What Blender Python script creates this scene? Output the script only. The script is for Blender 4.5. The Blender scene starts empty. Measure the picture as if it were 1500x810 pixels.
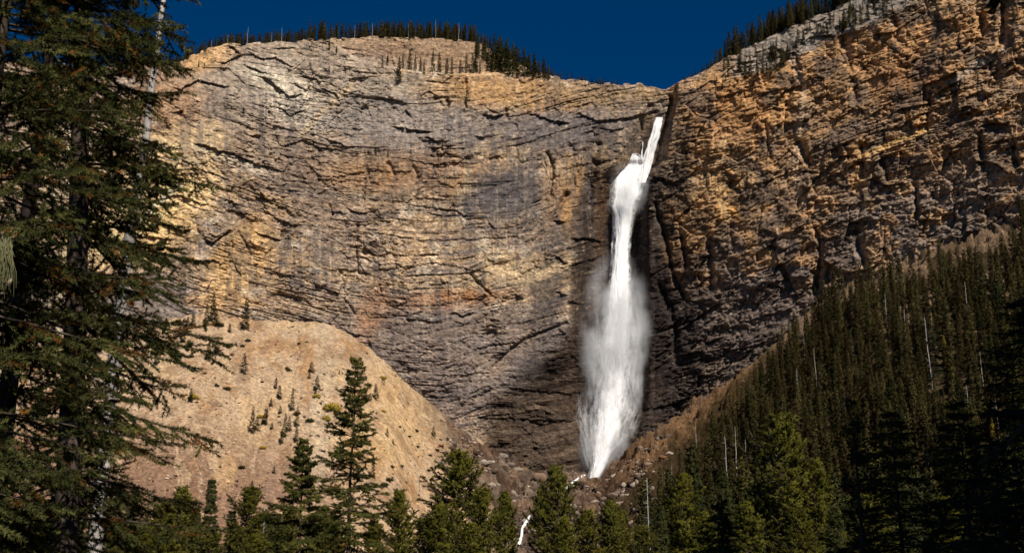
import bpy, math, random
import numpy as np
from mathutils import Vector, Matrix

random.seed(7)
RNG = np.random.default_rng(11)
SC = bpy.context.scene
COL = SC.collection

# ------------------------------------------------------------------ camera
F = 1811.0                      # focal length in photo pixels (1500 wide)
PITCH = math.radians(16.0)
CZ = 1.7
cp, sp = math.cos(PITCH), math.sin(PITCH)
cam_d = bpy.data.cameras.new("camera")
cam = bpy.data.objects.new("camera", cam_d)
COL.objects.link(cam)
cam.location = (0, 0, CZ)
cam.rotation_euler = (math.pi / 2 + PITCH, 0, 0)
cam_d.sensor_width = 36.0
cam_d.lens = 36.0 * F / 1500.0
cam_d.clip_start = 0.1
cam_d.clip_end = 20000
SC.camera = cam


def W(u, v, Y):
    """direction through a photo pixel, followed out to forward distance Y"""
    dx = (np.asarray(u, float) - 750.0) / F
    dy = (405.0 - np.asarray(v, float)) / F
    fy = cp - dy * sp
    fz = sp + dy * cp
    Y = np.asarray(Y, float)
    return dx / fy * Y, Y, CZ + fz / fy * Y


def P(X, Y, Z):
    Z = Z - CZ
    d = Y * cp + Z * sp
    up = -Y * sp + Z * cp
    return 750.0 + F * X / d, 405.0 - F * up / d


# ------------------------------------------------------------------ noise
def h2(ix, iy, s=0):
    ix = np.asarray(ix).astype(np.int64).astype(np.uint32)
    iy = np.asarray(iy).astype(np.int64).astype(np.uint32)
    n = ix * np.uint32(374761393) + iy * np.uint32(668265263) + np.uint32((s * 974634777 + 12345) & 0xffffffff)
    n = (n ^ (n >> np.uint32(13))) * np.uint32(1274126177)
    n = (n ^ (n >> np.uint32(16))) * np.uint32(2246822519)
    n = n ^ (n >> np.uint32(15))
    return n.astype(np.float64) / 4294967296.0


def vn(x, y, s=0):
    x0 = np.floor(x); y0 = np.floor(y)
    fx = x - x0; fy = y - y0
    fx = fx * fx * (3 - 2 * fx); fy = fy * fy * (3 - 2 * fy)
    a = h2(x0, y0, s); b = h2(x0 + 1, y0, s); c = h2(x0, y0 + 1, s); d = h2(x0 + 1, y0 + 1, s)
    return (a + (b - a) * fx) * (1 - fy) + (c + (d - c) * fx) * fy


def fbm(x, y, s=0, o=4, g=0.5):
    r = 0; a = 1; t = 0
    for i in range(o):
        r = r + a * vn(x, y, s + i * 17); t += a; a *= g
        x = x * 2.03 + 11.3; y = y * 2.03 + 5.7
    return r / t


def ridge(x, y, s=0, o=3):
    r = 0; a = 1; t = 0
    for i in range(o):
        r = r + a * (1 - np.abs(2 * vn(x, y, s + i * 31) - 1)) ** 2; t += a; a *= .5
        x = x * 2.1 + 3.3; y = y * 2.1 + 7.7
    return r / t


def worley(x, y, s=0, jit=0.9):
    x0 = np.floor(x); y0 = np.floor(y)
    F1 = np.full(x.shape, 9.0); F2 = np.full(x.shape, 9.0)
    cx = np.zeros(x.shape); cy = np.zeros(x.shape); ci = np.zeros(x.shape); cj = np.zeros(x.shape)
    for i in (-1, 0, 1):
        for j in (-1, 0, 1):
            gx = x0 + i; gy = y0 + j
            px = gx + .5 + jit * (h2(gx, gy, s + 1) - .5); py = gy + .5 + jit * (h2(gx, gy, s + 2) - .5)
            d = np.hypot(px - x, py - y)
            m = d < F1
            F2 = np.where(m, F1, np.minimum(F2, d))
            F1 = np.where(m, d, F1)
            cx = np.where(m, px, cx); cy = np.where(m, py, cy)
            ci = np.where(m, gx, ci); cj = np.where(m, gy, cj)
    return F1, F2, x - cx, y - cy, ci, cj


def facets(x, y, s, tilt=1.0):
    """broken rock: every cell is a tilted plane of its own height, grooves between"""
    F1, F2, dx, dy, ci, cj = worley(x, y, s)
    hgt = h2(ci, cj, s + 5) - .5
    tx = h2(ci, cj, s + 6) - .5; ty = h2(ci, cj, s + 7) - .5
    return hgt + tilt * (tx * dx + ty * dy), F2 - F1


def sm(a, b, x):
    t = np.clip((x - a) / (b - a), 0, 1)
    return t * t * (3 - 2 * t)


def srgb(r, g, b, k=1.0):
    def f(c):
        c = c / 255.0
        return (c / 12.92 if c < .04045 else ((c + .055) / 1.055) ** 2.4) * k
    return np.array([f(r), f(g), f(b)])


# ------------------------------------------------------------------ mesh helpers
def tag(o, label=None, cat=None, group=None, kind=None):
    if label: o['label'] = label
    if cat: o['category'] = cat
    if group: o['group'] = group
    if kind: o['kind'] = kind
    return o


def np_mesh(name, verts, faces, nper, mat, col=None, uv=None, smooth=False, mats=None, midx=None, nrm=None):
    me = bpy.data.meshes.new(name)
    verts = np.ascontiguousarray(verts, dtype=np.float32)
    faces = np.ascontiguousarray(faces, dtype=np.int32)
    nf = len(faces)
    me.vertices.add(len(verts)); me.vertices.foreach_set("co", verts.ravel())
    me.loops.add(nf * nper); me.loops.foreach_set("vertex_index", faces.ravel())
    me.polygons.add(nf)
    me.polygons.foreach_set("loop_start", np.arange(0, nf * nper, nper, dtype=np.int32))
    me.polygons.foreach_set("loop_total", np.full(nf, nper, dtype=np.int32))
    if smooth: me.polygons.foreach_set("use_smooth", np.ones(nf, dtype=bool))
    if col is not None:
        a = me.color_attributes.new("col", 'FLOAT_COLOR', 'POINT')
        c = np.ones((len(verts), 4), dtype=np.float32); c[:, :col.shape[1]] = col
        a.data.foreach_set("color", c.ravel())
    if uv is not None:
        a = me.attributes.new("flow", 'FLOAT_VECTOR', 'POINT')
        a.data.foreach_set("vector", np.ascontiguousarray(uv, dtype=np.float32).ravel())
    if nrm is not None:
        a = me.attributes.new("nrm", 'FLOAT_VECTOR', 'POINT')
        a.data.foreach_set("vector", np.ascontiguousarray(nrm, dtype=np.float32).ravel())
    me.update(calc_edges=True)
    if mats:
        for m in mats: me.materials.append(m)
        me.polygons.foreach_set("material_index", np.ascontiguousarray(midx, dtype=np.int32))
    elif mat: me.materials.append(mat)
    return me


def link(name, me, parent=None, loc=None):
    o = bpy.data.objects.new(name, me)
    COL.objects.link(o)
    if parent: o.parent = parent
    if loc is not None: o.location = loc
    return o


def empty(name, loc=(0, 0, 0)):
    o = bpy.data.objects.new(name, None)
    o.empty_display_size = .3
    COL.objects.link(o); o.location = loc
    return o


def grid_faces(nr, nc):
    i = np.arange(nr - 1)[:, None] * nc + np.arange(nc - 1)[None, :]
    return np.stack([i, i + nc, i + nc + 1, i + 1], -1).reshape(-1, 4)


def tubes(p0, p1, r0, r1, n=4):
    """many tapered prisms at once"""
    p0 = np.asarray(p0, float); p1 = np.asarray(p1, float)
    d = p1 - p0; L = np.linalg.norm(d, axis=1, keepdims=True) + 1e-9; d = d / L
    ref = np.where(np.abs(d[:, 2:3]) > .9, [[1., 0, 0]], [[0, 0, 1.]])
    a = np.cross(d, ref); a /= np.linalg.norm(a, axis=1, keepdims=True)
    b = np.cross(d, a)
    vs = []
    for p, r in ((p0, r0), (p1, r1)):
        r = np.broadcast_to(np.asarray(r, float), (len(p0),))[:, None]
        for k in range(n):
            t = 2 * math.pi * k / n
            vs.append(p + r * (math.cos(t) * a + math.sin(t) * b))
    V = np.stack(vs, 1)  # N,2n,3
    N = len(p0)
    base = (np.arange(N) * 2 * n)[:, None]
    fs = []
    for k in range(n):
        k2 = (k + 1) % n
        fs.append(np.concatenate([base + k, base + k2, base + n + k2, base + n + k], 1))
    return V.reshape(-1, 3), np.concatenate(fs, 0)


# ------------------------------------------------------------------ materials
def mat_new(name):
    m = bpy.data.materials.new(name); m.use_nodes = True
    nt = m.node_tree; nt.nodes.clear()
    out = nt.nodes.new("ShaderNodeOutputMaterial")
    return m, nt, out


def N(nt, t, **kw):
    n = nt.nodes.new(t)
    for k, v in kw.items():
        if k.startswith("i_"): n.inputs[k[2:]].default_value = v
        else: setattr(n, k, v)
    return n


def noise_node(nt, vec, scale, detail=4, rough=.6):
    n = N(nt, "ShaderNodeTexNoise"); n.inputs["Scale"].default_value = scale
    n.inputs["Detail"].default_value = detail; n.inputs["Roughness"].default_value = rough
    nt.links.new(vec, n.inputs["Vector"]); return n.outputs["Fac"]


def ramp(nt, fac, stops):
    r = N(nt, "ShaderNodeValToRGB")
    el = r.color_ramp.elements
    while len(el) > 1: el.remove(el[-1])
    el[0].position = stops[0][0]; el[0].color = (*stops[0][1], 1)
    for p, c in stops[1:]:
        e = el.new(p); e.color = (*c, 1)
    nt.links.new(fac, r.inputs[0]); return r.outputs[0]


def mixc(nt, mode, fac, a, b):
    m = N(nt, "ShaderNodeMix", data_type='RGBA', blend_type=mode)
    for s, v in ((0, fac), (6, a), (7, b)):
        if hasattr(v, "is_output") or isinstance(v, bpy.types.NodeSocket): nt.links.new(v, m.inputs[s])
        else: m.inputs[s].default_value = v if not isinstance(v, tuple) else (*v, 1)
    return m.outputs[2]


def mapping(nt, vec, scale):
    m = N(nt, "ShaderNodeMapping"); m.inputs["Scale"].default_value = scale
    nt.links.new(vec, m.inputs["Vector"]); return m.outputs[0]


def rock_mat(name, streak=True, bscale=.55, bstr=.8, bdist=1.0, contrast=(.62, 1.25)):
    m, nt, out = mat_new(name)
    geo = N(nt, "ShaderNodeNewGeometry").outputs["Position"]
    att = N(nt, "ShaderNodeAttribute", attribute_name="col").outputs["Color"]
    lo, hi = contrast
    f1 = noise_node(nt, geo, bscale * .5, 8, .7)
    c = ramp(nt, f1, [(.36, (lo, lo, lo)), (.5, (.95, .945, .93)), (.64, (hi, hi * .98, hi * .94))])
    col = mixc(nt, 'MULTIPLY', 1.0, att, c)
    f2 = noise_node(nt, mapping(nt, geo, (1, 1, 5)), bscale * .25, 6, .65)
    c2 = ramp(nt, f2, [(.35, (.74, .72, .72)), (.5, (1, 1, 1)), (.68, (1.16, 1.1, 1.0))])
    col = mixc(nt, 'MULTIPLY', .8, col, c2)
    if streak:
        f3 = noise_node(nt, mapping(nt, geo, (1, 1, .06)), .35, 4, .6)
        c3 = ramp(nt, f3, [(.38, (.70, .69, .72)), (.5, (1, 1, 1)), (.7, (1.1, 1.05, .98))])
        col = mixc(nt, 'MULTIPLY', .4, col, c3)
    b = N(nt, "ShaderNodeBsdfDiffuse"); b.inputs["Roughness"].default_value = .6
    nt.links.new(col, b.inputs["Color"])
    bp = N(nt, "ShaderNodeBump"); bp.inputs["Strength"].default_value = bstr; bp.inputs["Distance"].default_value = bdist
    fb = noise_node(nt, mapping(nt, geo, (1, 1, 2.2)), bscale, 10, .72)
    nt.links.new(fb, bp.inputs["Height"]); nt.links.new(bp.outputs[0], b.inputs["Normal"])
    nt.links.new(b.outputs[0], out.inputs[0])
    return m


def leaf_mat(name, c1, c2, c3, scale, rnd=.5, trans=.18, use_attr=True):
    """needles: clumps of different greens plus a tint per tree"""
    m, nt, out = mat_new(name)
    tc = N(nt, "ShaderNodeTexCoord").outputs["Object"]
    oi = N(nt, "ShaderNodeObjectInfo").outputs["Random"]
    f = noise_node(nt, tc, scale, 3, .6)
    col = ramp(nt, f, [(.34, c1), (.5, c2), (.68, c3)])
    r = ramp(nt, oi, [(0, (1 - rnd * .6, 1 - rnd * .6, 1 - rnd * .7)), (.35, (1, 1, .9)), (.7, (1.0 + rnd * .5, 1.0 + rnd * .2, .85)), (1, (1, 1, 1.2))])
    col = mixc(nt, 'MULTIPLY', 1.0, col, r)
    if use_attr:
        att = N(nt, "ShaderNodeAttribute", attribute_name="col").outputs["Color"]
        col = mixc(nt, 'MULTIPLY', 1.0, col, att)
    # needles are too fine to model one by one: blend each face's own normal with the outward side of its bough
    an = N(nt, "ShaderNodeAttribute", attribute_name="nrm").outputs["Vector"]
    vt = N(nt, "ShaderNodeVectorTransform", vector_type='NORMAL', convert_from='OBJECT', convert_to='WORLD'); nt.links.new(an, vt.inputs[0])
    gn = N(nt, "ShaderNodeNewGeometry").outputs["Normal"]
    s1 = N(nt, "ShaderNodeVectorMath", operation='SCALE'); s1.inputs["Scale"].default_value = .55; nt.links.new(gn, s1.inputs[0])
    s2 = N(nt, "ShaderNodeVectorMath", operation='ADD'); nt.links.new(vt.outputs[0], s2.inputs[0]); nt.links.new(s1.outputs[0], s2.inputs[1])
    s3 = N(nt, "ShaderNodeVectorMath", operation='NORMALIZE'); nt.links.new(s2.outputs[0], s3.inputs[0])
    d = N(nt, "ShaderNodeBsdfDiffuse"); t = N(nt, "ShaderNodeBsdfTranslucent")
    nt.links.new(s3.outputs[0], d.inputs["Normal"])
    nt.links.new(col, d.inputs["Color"]); nt.links.new(col, t.inputs["Color"])
    mx = N(nt, "ShaderNodeMixShader"); mx.inputs[0].default_value = trans
    nt.links.new(d.outputs[0], mx.inputs[1]); nt.links.new(t.outputs[0], mx.inputs[2])
    nt.links.new(mx.outputs[0], out.inputs[0])
    return m


def wood_mat(name, c1, c2, scale=6):
    m, nt, out = mat_new(name)
    tc = N(nt, "ShaderNodeTexCoord").outputs["Object"]
    f = noise_node(nt, mapping(nt, tc, (1, 1, .25)), scale, 6, .7)
    col = ramp(nt, f, [(.35, c1), (.65, c2)])
    b = N(nt, "ShaderNodeBsdfDiffuse"); nt.links.new(col, b.inputs["Color"])
    bp = N(nt, "ShaderNodeBump"); bp.inputs["Strength"].default_value = .6; bp.inputs["Distance"].default_value = .02
    nt.links.new(f, bp.inputs["Height"]); nt.links.new(bp.outputs[0], b.inputs["Normal"])
    nt.links.new(b.outputs[0], out.inputs[0])
    return m


M_cliff = rock_mat("limestone_cliff", bstr=1.0, bdist=1.4, contrast=(.5, 1.38))
M_ground = rock_mat("scree_ground", streak=False, bscale=.8, bstr=.5, bdist=.6, contrast=(.7, 1.2))
M_boulder = rock_mat("boulder_rock", streak=False, bscale=1.2, bstr=.6, bdist=.4, contrast=(.7, 1.2))
M_far = leaf_mat("far_needles", (.020, .025, .009), (.046, .050, .018), (.092, .084, .032), 2.4, 1.0, .06)
M_spruce = leaf_mat("spruce_needles", (.046, .054, .020), (.088, .096, .030), (.17, .165, .048), 1.2, .3, .2)
M_hero = leaf_mat("near_spruce_needles", (.032, .037, .013), (.066, .070, .023), (.15, .146, .05), 1.8, .2)
M_pine = leaf_mat("pine_needles", (.084, .084, .014), (.150, .142, .022), (.24, .214, .036), .9, .3, .25)
M_larch = leaf_mat("yellow_leaves", (.30, .20, .03), (.42, .30, .05), (.5, .38, .08), 1.0, .3)
M_bush = leaf_mat("shrub_leaves", (.03, .032, .012), (.06, .055, .02), (.10, .085, .03), 1.0, .6)
M_bark = wood_mat("dark_bark", (.035, .026, .020), (.10, .075, .06))
M_grey = wood_mat("weathered_wood", (.20, .175, .155), (.48, .43, .38))
M_fargrey = wood_mat("far_dead_wood", (.28, .24, .22), (.5, .45, .42), 2)
M_lichen = leaf_mat("lichen_strands", (.12, .12, .06), (.17, .165, .085), (.22, .21, .12), 3, .1)

# ------------------------------------------------------------------ lines read off the place
def L(pts):
    a = np.array(pts, float)
    return lambda x: np.interp(x, a[:, 0], a[:, 1])


SKY = L([(-220, 60), (-100, 75), (0, 88), (100, 96), (180, 98), (230, 92), (262, 94), (280, 82), (330, 66), (400, 62), (440, 60), (480, 58), (560, 55),
         (640, 56), (690, 60), (705, 66), (740, 84), (780, 104), (820, 114), (860, 120), (900, 122), (940, 125), (962, 131), (975, 134), (985, 127), (1000, 119),
         (1030, 104), (1060, 88), (1100, 68), (1150, 44), (1200, 24), (1240, 6), (1280, -14), (1350, -60), (1500, -150), (1720, -230)])
BASE = L([(-220, 510), (0, 500), (190, 485), (240, 470), (300, 458), (350, 466), (400, 470), (470, 471), (505, 484), (540, 507), (570, 535), (600, 566), (650, 606), (700, 652),
          (740, 676), (780, 688), (820, 690), (845, 694), (862, 699), (880, 697), (893, 684), (915, 665), (945, 640), (1000, 602), (1050, 568), (1100, 532), (1130, 503), (1200, 445),
          (1280, 402), (1350, 375), (1500, 330), (1720, 260)])
YB = L([(-220, 800), (0, 850), (200, 905), (400, 948), (600, 985), (750, 1000), (820, 1004), (860, 1006), (960, 1000), (1000, 985), (1100, 945), (1250, 880), (1400, 815), (1500, 770), (1720, 680)])
GC = L([(90, 985), (150, 975), (175, 966), (235, 948), (262, 925), (300, 915), (400, 907), (500, 903), (600, 897), (660, 888), (700, 875), (760, 860)])
GW = L([(90, 10), (160, 16), (235, 24), (300, 30), (400, 38), (500, 44), (600, 46), (700, 40)])


def cliffY0(u, v):
    Y = YB(u) + (450 - v) * .085
    Y = Y + np.clip(200 - v, 0, 400) * .08
    # gully of the falls
    s = (u - GC(v)) / GW(v)
    dep = L([(90, 6), (175, 22), (240, 30), (400, 34), (600, 26), (700, 12)])(v)
    left = sm(-2.0, -.55, s); right = 1 - sm(.65, 1.25, s)
    Y = Y + dep * left * right
    # alcove left of the gully and the shoulder that carries the upper chute
    Y = Y + 9 * np.exp(-((u - 800) / 55) ** 2 - ((v - 600) / 90) ** 2)
    # bench with trees and the second tier behind it (upper left)
    edge = L([(470, 40), (492, 66), (520, 88), (560, 98), (620, 106), (700, 110), (760, 108), (800, 100), (830, 60)])(u)
    inb = sm(470, 500, u) * (1 - sm(790, 815, u))
    Y = Y + 26 * inb * (1 - sm(edge - 3, edge + 1, v))
    # pale slab ramp running up right
    ramp_ = L([(980, 140), (1060, 118), (1120, 104), (1150, 92), (1200, 66), (1260, 40), (1330, 8), (1500, -90), (1700, -150)])(u)
    inr = sm(985, 1030, u)
    Y = Y + inr * np.clip(ramp_ - v, 0, 80) * .55
    # big buttresses
    Y = Y - 9 * (fbm(u / 170, v / 300, 3, 3) - .5) * 2 * sm(0, 1, np.abs(s) / 3)
    # right wall: pillars near the top
    pil = np.sin(u / 13 + 2.2 * vn(u / 50, v / 60, 9)) * sm(1190, 1240, u) * (1 - sm(100, 170, v))
    Y = Y - 2.5 * pil * sm(-60, 30, v)
    return Y


# features seen on the walls: (points, amount m) ledge = rock above juts out over the line
LEDGES = [
    ([(388, 114), (400, 122), (412, 134)], 5, 14), ([(408, 128), (424, 141), (440, 138)], 3.5, 8), ([(432, 122), (446, 131)], 3, 6), ([(474, 130), (492, 138), (500, 145)], 4, 10),
    ([(412, 158), (424, 170)], 3, 6), ([(428, 168), (446, 160)], 2.5, 5), ([(360, 96), (392, 108)], 3, 6), ([(440, 108), (470, 120)], 3, 7), ([(580, 185), (600, 190), (632, 193)], 4, 8), ([(626, 200), (640, 208), (655, 207)], 4, 7),
    ([(458, 197), (480, 205), (512, 215)], 3, 8), ([(290, 210), (320, 220), (345, 227), (375, 240)], 4.5, 10), ([(375, 240), (392, 244), (412, 250)], 3, 7),
    ([(712, 168), (722, 172), (735, 168)], 5, 7), ([(778, 167), (795, 172), (812, 178), (830, 180)], 4, 8), ([(850, 166), (870, 176), (900, 176), (930, 170), (960, 162)], 3.5, 9),
    ([(880, 188), (900, 190), (915, 186)], 2.5, 6), ([(700, 200), (710, 200)], 4, 6), ([(254, 332), (264, 337), (276, 335)], 6, 8),
    ([(300, 350), (312, 354), (335, 338)], 5, 10), ([(308, 343), (318, 345), (330, 340)], 3, 5), ([(376, 341), (392, 345), (408, 351)], 4, 6),
    ([(332, 292), (352, 301)], 3, 6), ([(374, 288), (392, 293), (412, 304)], 3.5, 7), ([(488, 310), (502, 312)], 2.5, 4), ([(510, 306), (530, 312), (545, 311)], 2.5, 5),
    ([(384, 306), (410, 322), (436, 330)], 2.5, 7), ([(280, 378), (296, 383), (310, 380), (326, 386)], 4, 6), ([(630, 313), (645, 316), (660, 315)], 2.5, 4), ([(600, 300), (660, 308), (690, 316)], 2, 6),
    ([(664, 458), (678, 462), (692, 458)], 3.5, 6), ([(700, 510), (730, 503), (765, 502)], 2.5, 7), ([(752, 568), (790, 572), (830, 576), (855, 574)], 2.5, 6),
    ([(700, 610), (760, 614), (840, 616)], 2, 5), ([(640, 550), (720, 546)], 1.5, 4), ([(500, 480), (520, 490), (545, 492)], 2, 6), ([(814, 375), (822, 380), (828, 384)], 5, 6),
    ([(812, 324), (822, 324)], 6, 10), ([(843, 348), (868, 350), (880, 354)], 5, 6), ([(820, 428), (826, 432)], 5, 5), ([(836, 442), (862, 446)], 3, 5),
    ([(1120, 462), (1140, 458), (1158, 452)], 3.5, 6), ([(1085, 472), (1110, 466)], 3, 6), ([(1060, 515), (1100, 508), (1140, 492)], 3, 8), ([(1005, 560), (1040, 556), (1060, 548)], 3, 8),
    ([(960, 596), (1000, 588)], 3, 6), ([(1136, 418), (1150, 424)], 5, 8), ([(1180, 300), (1240, 300), (1290, 292)], 3, 8), ([(1290, 268), (1310, 275), (1330, 268)], 4, 8),
    ([(1090, 275), (1130, 262), (1180, 245)], 2.5, 8), ([(1260, 235), (1310, 215), (1360, 195)], 3, 10), ([(980, 330), (1030, 320), (1080, 310)], 2, 7), ([(1380, 140), (1440, 120), (1490, 100)], 2.5, 8),
    ([(1430, 235), (1460, 240), (1480, 255)], 5, 10), ([(250, 225), (300, 250), (330, 262)], 3, 7), ([(265, 130), (290, 116), (330, 128)], 4, 8), ([(340, 68), (352, 80), (330, 92)], 3, 8),
    ([(365, 78), (385, 86), (404, 84), (426, 98)], 3, 6), ([(405, 70), (428, 70)], 3, 4), ([(600, 235), (640, 240), (700, 238)], 1.6, 5), ([(480, 262), (540, 250), (600, 252)], 1.6, 5), ([(200, 300), (260, 285), (300, 300)], 4, 8),
    ([(100, 200), (160, 230), (230, 235)], 4, 8), ([(140, 320), (200, 345), (250, 350)], 4, 8), ([(550, 340), (620, 352), (690, 350), (760, 346)], 1.5, 5), ([(560, 395), (640, 385), (720, 400)], 1.5, 6),
]
CRACKS = [  # points, half width px, depth m
    ([(803, 225), (808, 240), (809, 262), (806, 285)], 3.0, 7), ([(524, 330), (522, 360), (524, 385), (526, 400)], 2.5, 4.5), ([(540, 225), (536, 245), (541, 262)], 3, 4), ([(536, 262), (534, 285), (530, 300)], 2, 3.5),
    ([(830, 285), (822, 302), (812, 322)], 4, 8), ([(690, 402), (700, 415), (716, 430)], 2.5, 3.5), ([(722, 538), (745, 515), (770, 495), (800, 485), (830, 473)], 2.2, 3), ([(570, 240), (578, 256)], 3, 4), ([(606, 245), (612, 260)], 3, 4),
    ([(985, 145), (980, 165), (975, 185), (965, 210)], 5, 9), ([(1010, 170), (1004, 190)], 4, 5), ([(1172, 210), (1178, 225), (1185, 240)], 6, 8), ([(1196, 335), (1202, 360), (1200, 400), (1196, 430)], 4, 7), ([(1193, 400), (1199, 440)], 5, 8),
    ([(1255, 340), (1260, 365), (1265, 385)], 7, 9), ([(1236, 60), (1242, 90)], 7, 8), ([(1262, 215), (1264, 260)], 4, 6), ([(1250, 120), (1254, 150)], 5, 7), ([(1313, 35), (1316, 60)], 6, 7), ([(1437, 25), (1440, 45)], 6, 7), ([(1470, 10), (1468, 60)], 6, 8),
    ([(1340, 270), (1345, 320)], 4, 6), ([(1435, 200), (1440, 245)], 6, 7), ([(1484, 215), (1488, 240)], 5, 7), ([(960, 300), (975, 350), (985, 400), (1005, 440)], 4, 7), ([(995, 330), (1005, 390)], 4, 6), ([(1040, 360), (1042, 420)], 4, 5), ([(968, 420), (990, 480), (990, 530)], 5, 6), 
    ([(1120, 180), (1128, 230)], 3, 4), ([(1160, 120), (1150, 170)], 4, 4), ([(1362, 150), (1358, 190)], 4, 5), ([(1290, 230), (1300, 262)], 4, 6), ([(940, 175), (936, 200)], 3, 5), ([(500, 400), (505, 440), (520, 460)], 2, 3), ([(740, 160), (744, 175)], 3, 4),
    ([(682, 120), (684, 158)], 3, 4), ([(655, 148), (656, 158)], 2.5, 5), ([(280, 240), (300, 280)], 2, 3), ([(220, 240), (215, 290), (200, 330)], 3, 4), ([(340, 360), (330, 400)], 2.5, 3), ([(350, 340), (372, 380)], 2, 2.5), ([(870, 240), (862, 300)], 5, 5),
]


def polydist(u, v, pts):
    """distance to a polyline and signed side (positive = above the line)"""
    D = np.full(u.shape, 1e9); S = np.zeros(u.shape)
    for (x0, y0), (x1, y1) in zip(pts[:-1], pts[1:]):
        dx, dy = x1 - x0, y1 - y0; l2 = dx * dx + dy * dy
        t = np.clip(((u - x0) * dx + (v - y0) * dy) / l2, 0, 1)
        ex = u - x0 - t * dx; ey = v - y0 - t * dy
        d = np.hypot(ex, ey); m = d < D
        D = np.where(m, d, D); S = np.where(m, -ey, S)
    return D, S


def dip(u, v):
    """bedding coordinate, follows the folded strata of each wall"""
    h = L([(-200, -160), (0, -80), (200, -45), (300, 0), (400, 32), (500, 50), (600, 56), (680, 55), (760, 44), (830, 18), (900, 0), (960, 0), (1000, -8), (1100, -30), (1200, -62), (1350, -110), (1500, -150), (1700, -190)])(u)
    h2_ = L([(-200, 0), (560, 8), (640, 0), (720, 8), (820, -5), (1700, 0)])(u) * sm(420, 520, v)
    return v - h * (1 - .35 * sm(420, 620, v)) + h2_ + 14 * (fbm(u / 130, v / 110, 21, 2) - .5)


def blob(u, v, cu, cv, ru, rv, ang=0, soft=.5, nz=None):
    c, s = math.cos(math.radians(ang)), math.sin(math.radians(ang))
    x = (u - cu) * c + (v - cv) * s; y = -(u - cu) * s + (v - cv) * c
    d = np.hypot(x / ru, y / rv)
    if nz is not None: d = d + nz
    return 1 - sm(1 - soft, 1 + soft, d)


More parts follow.
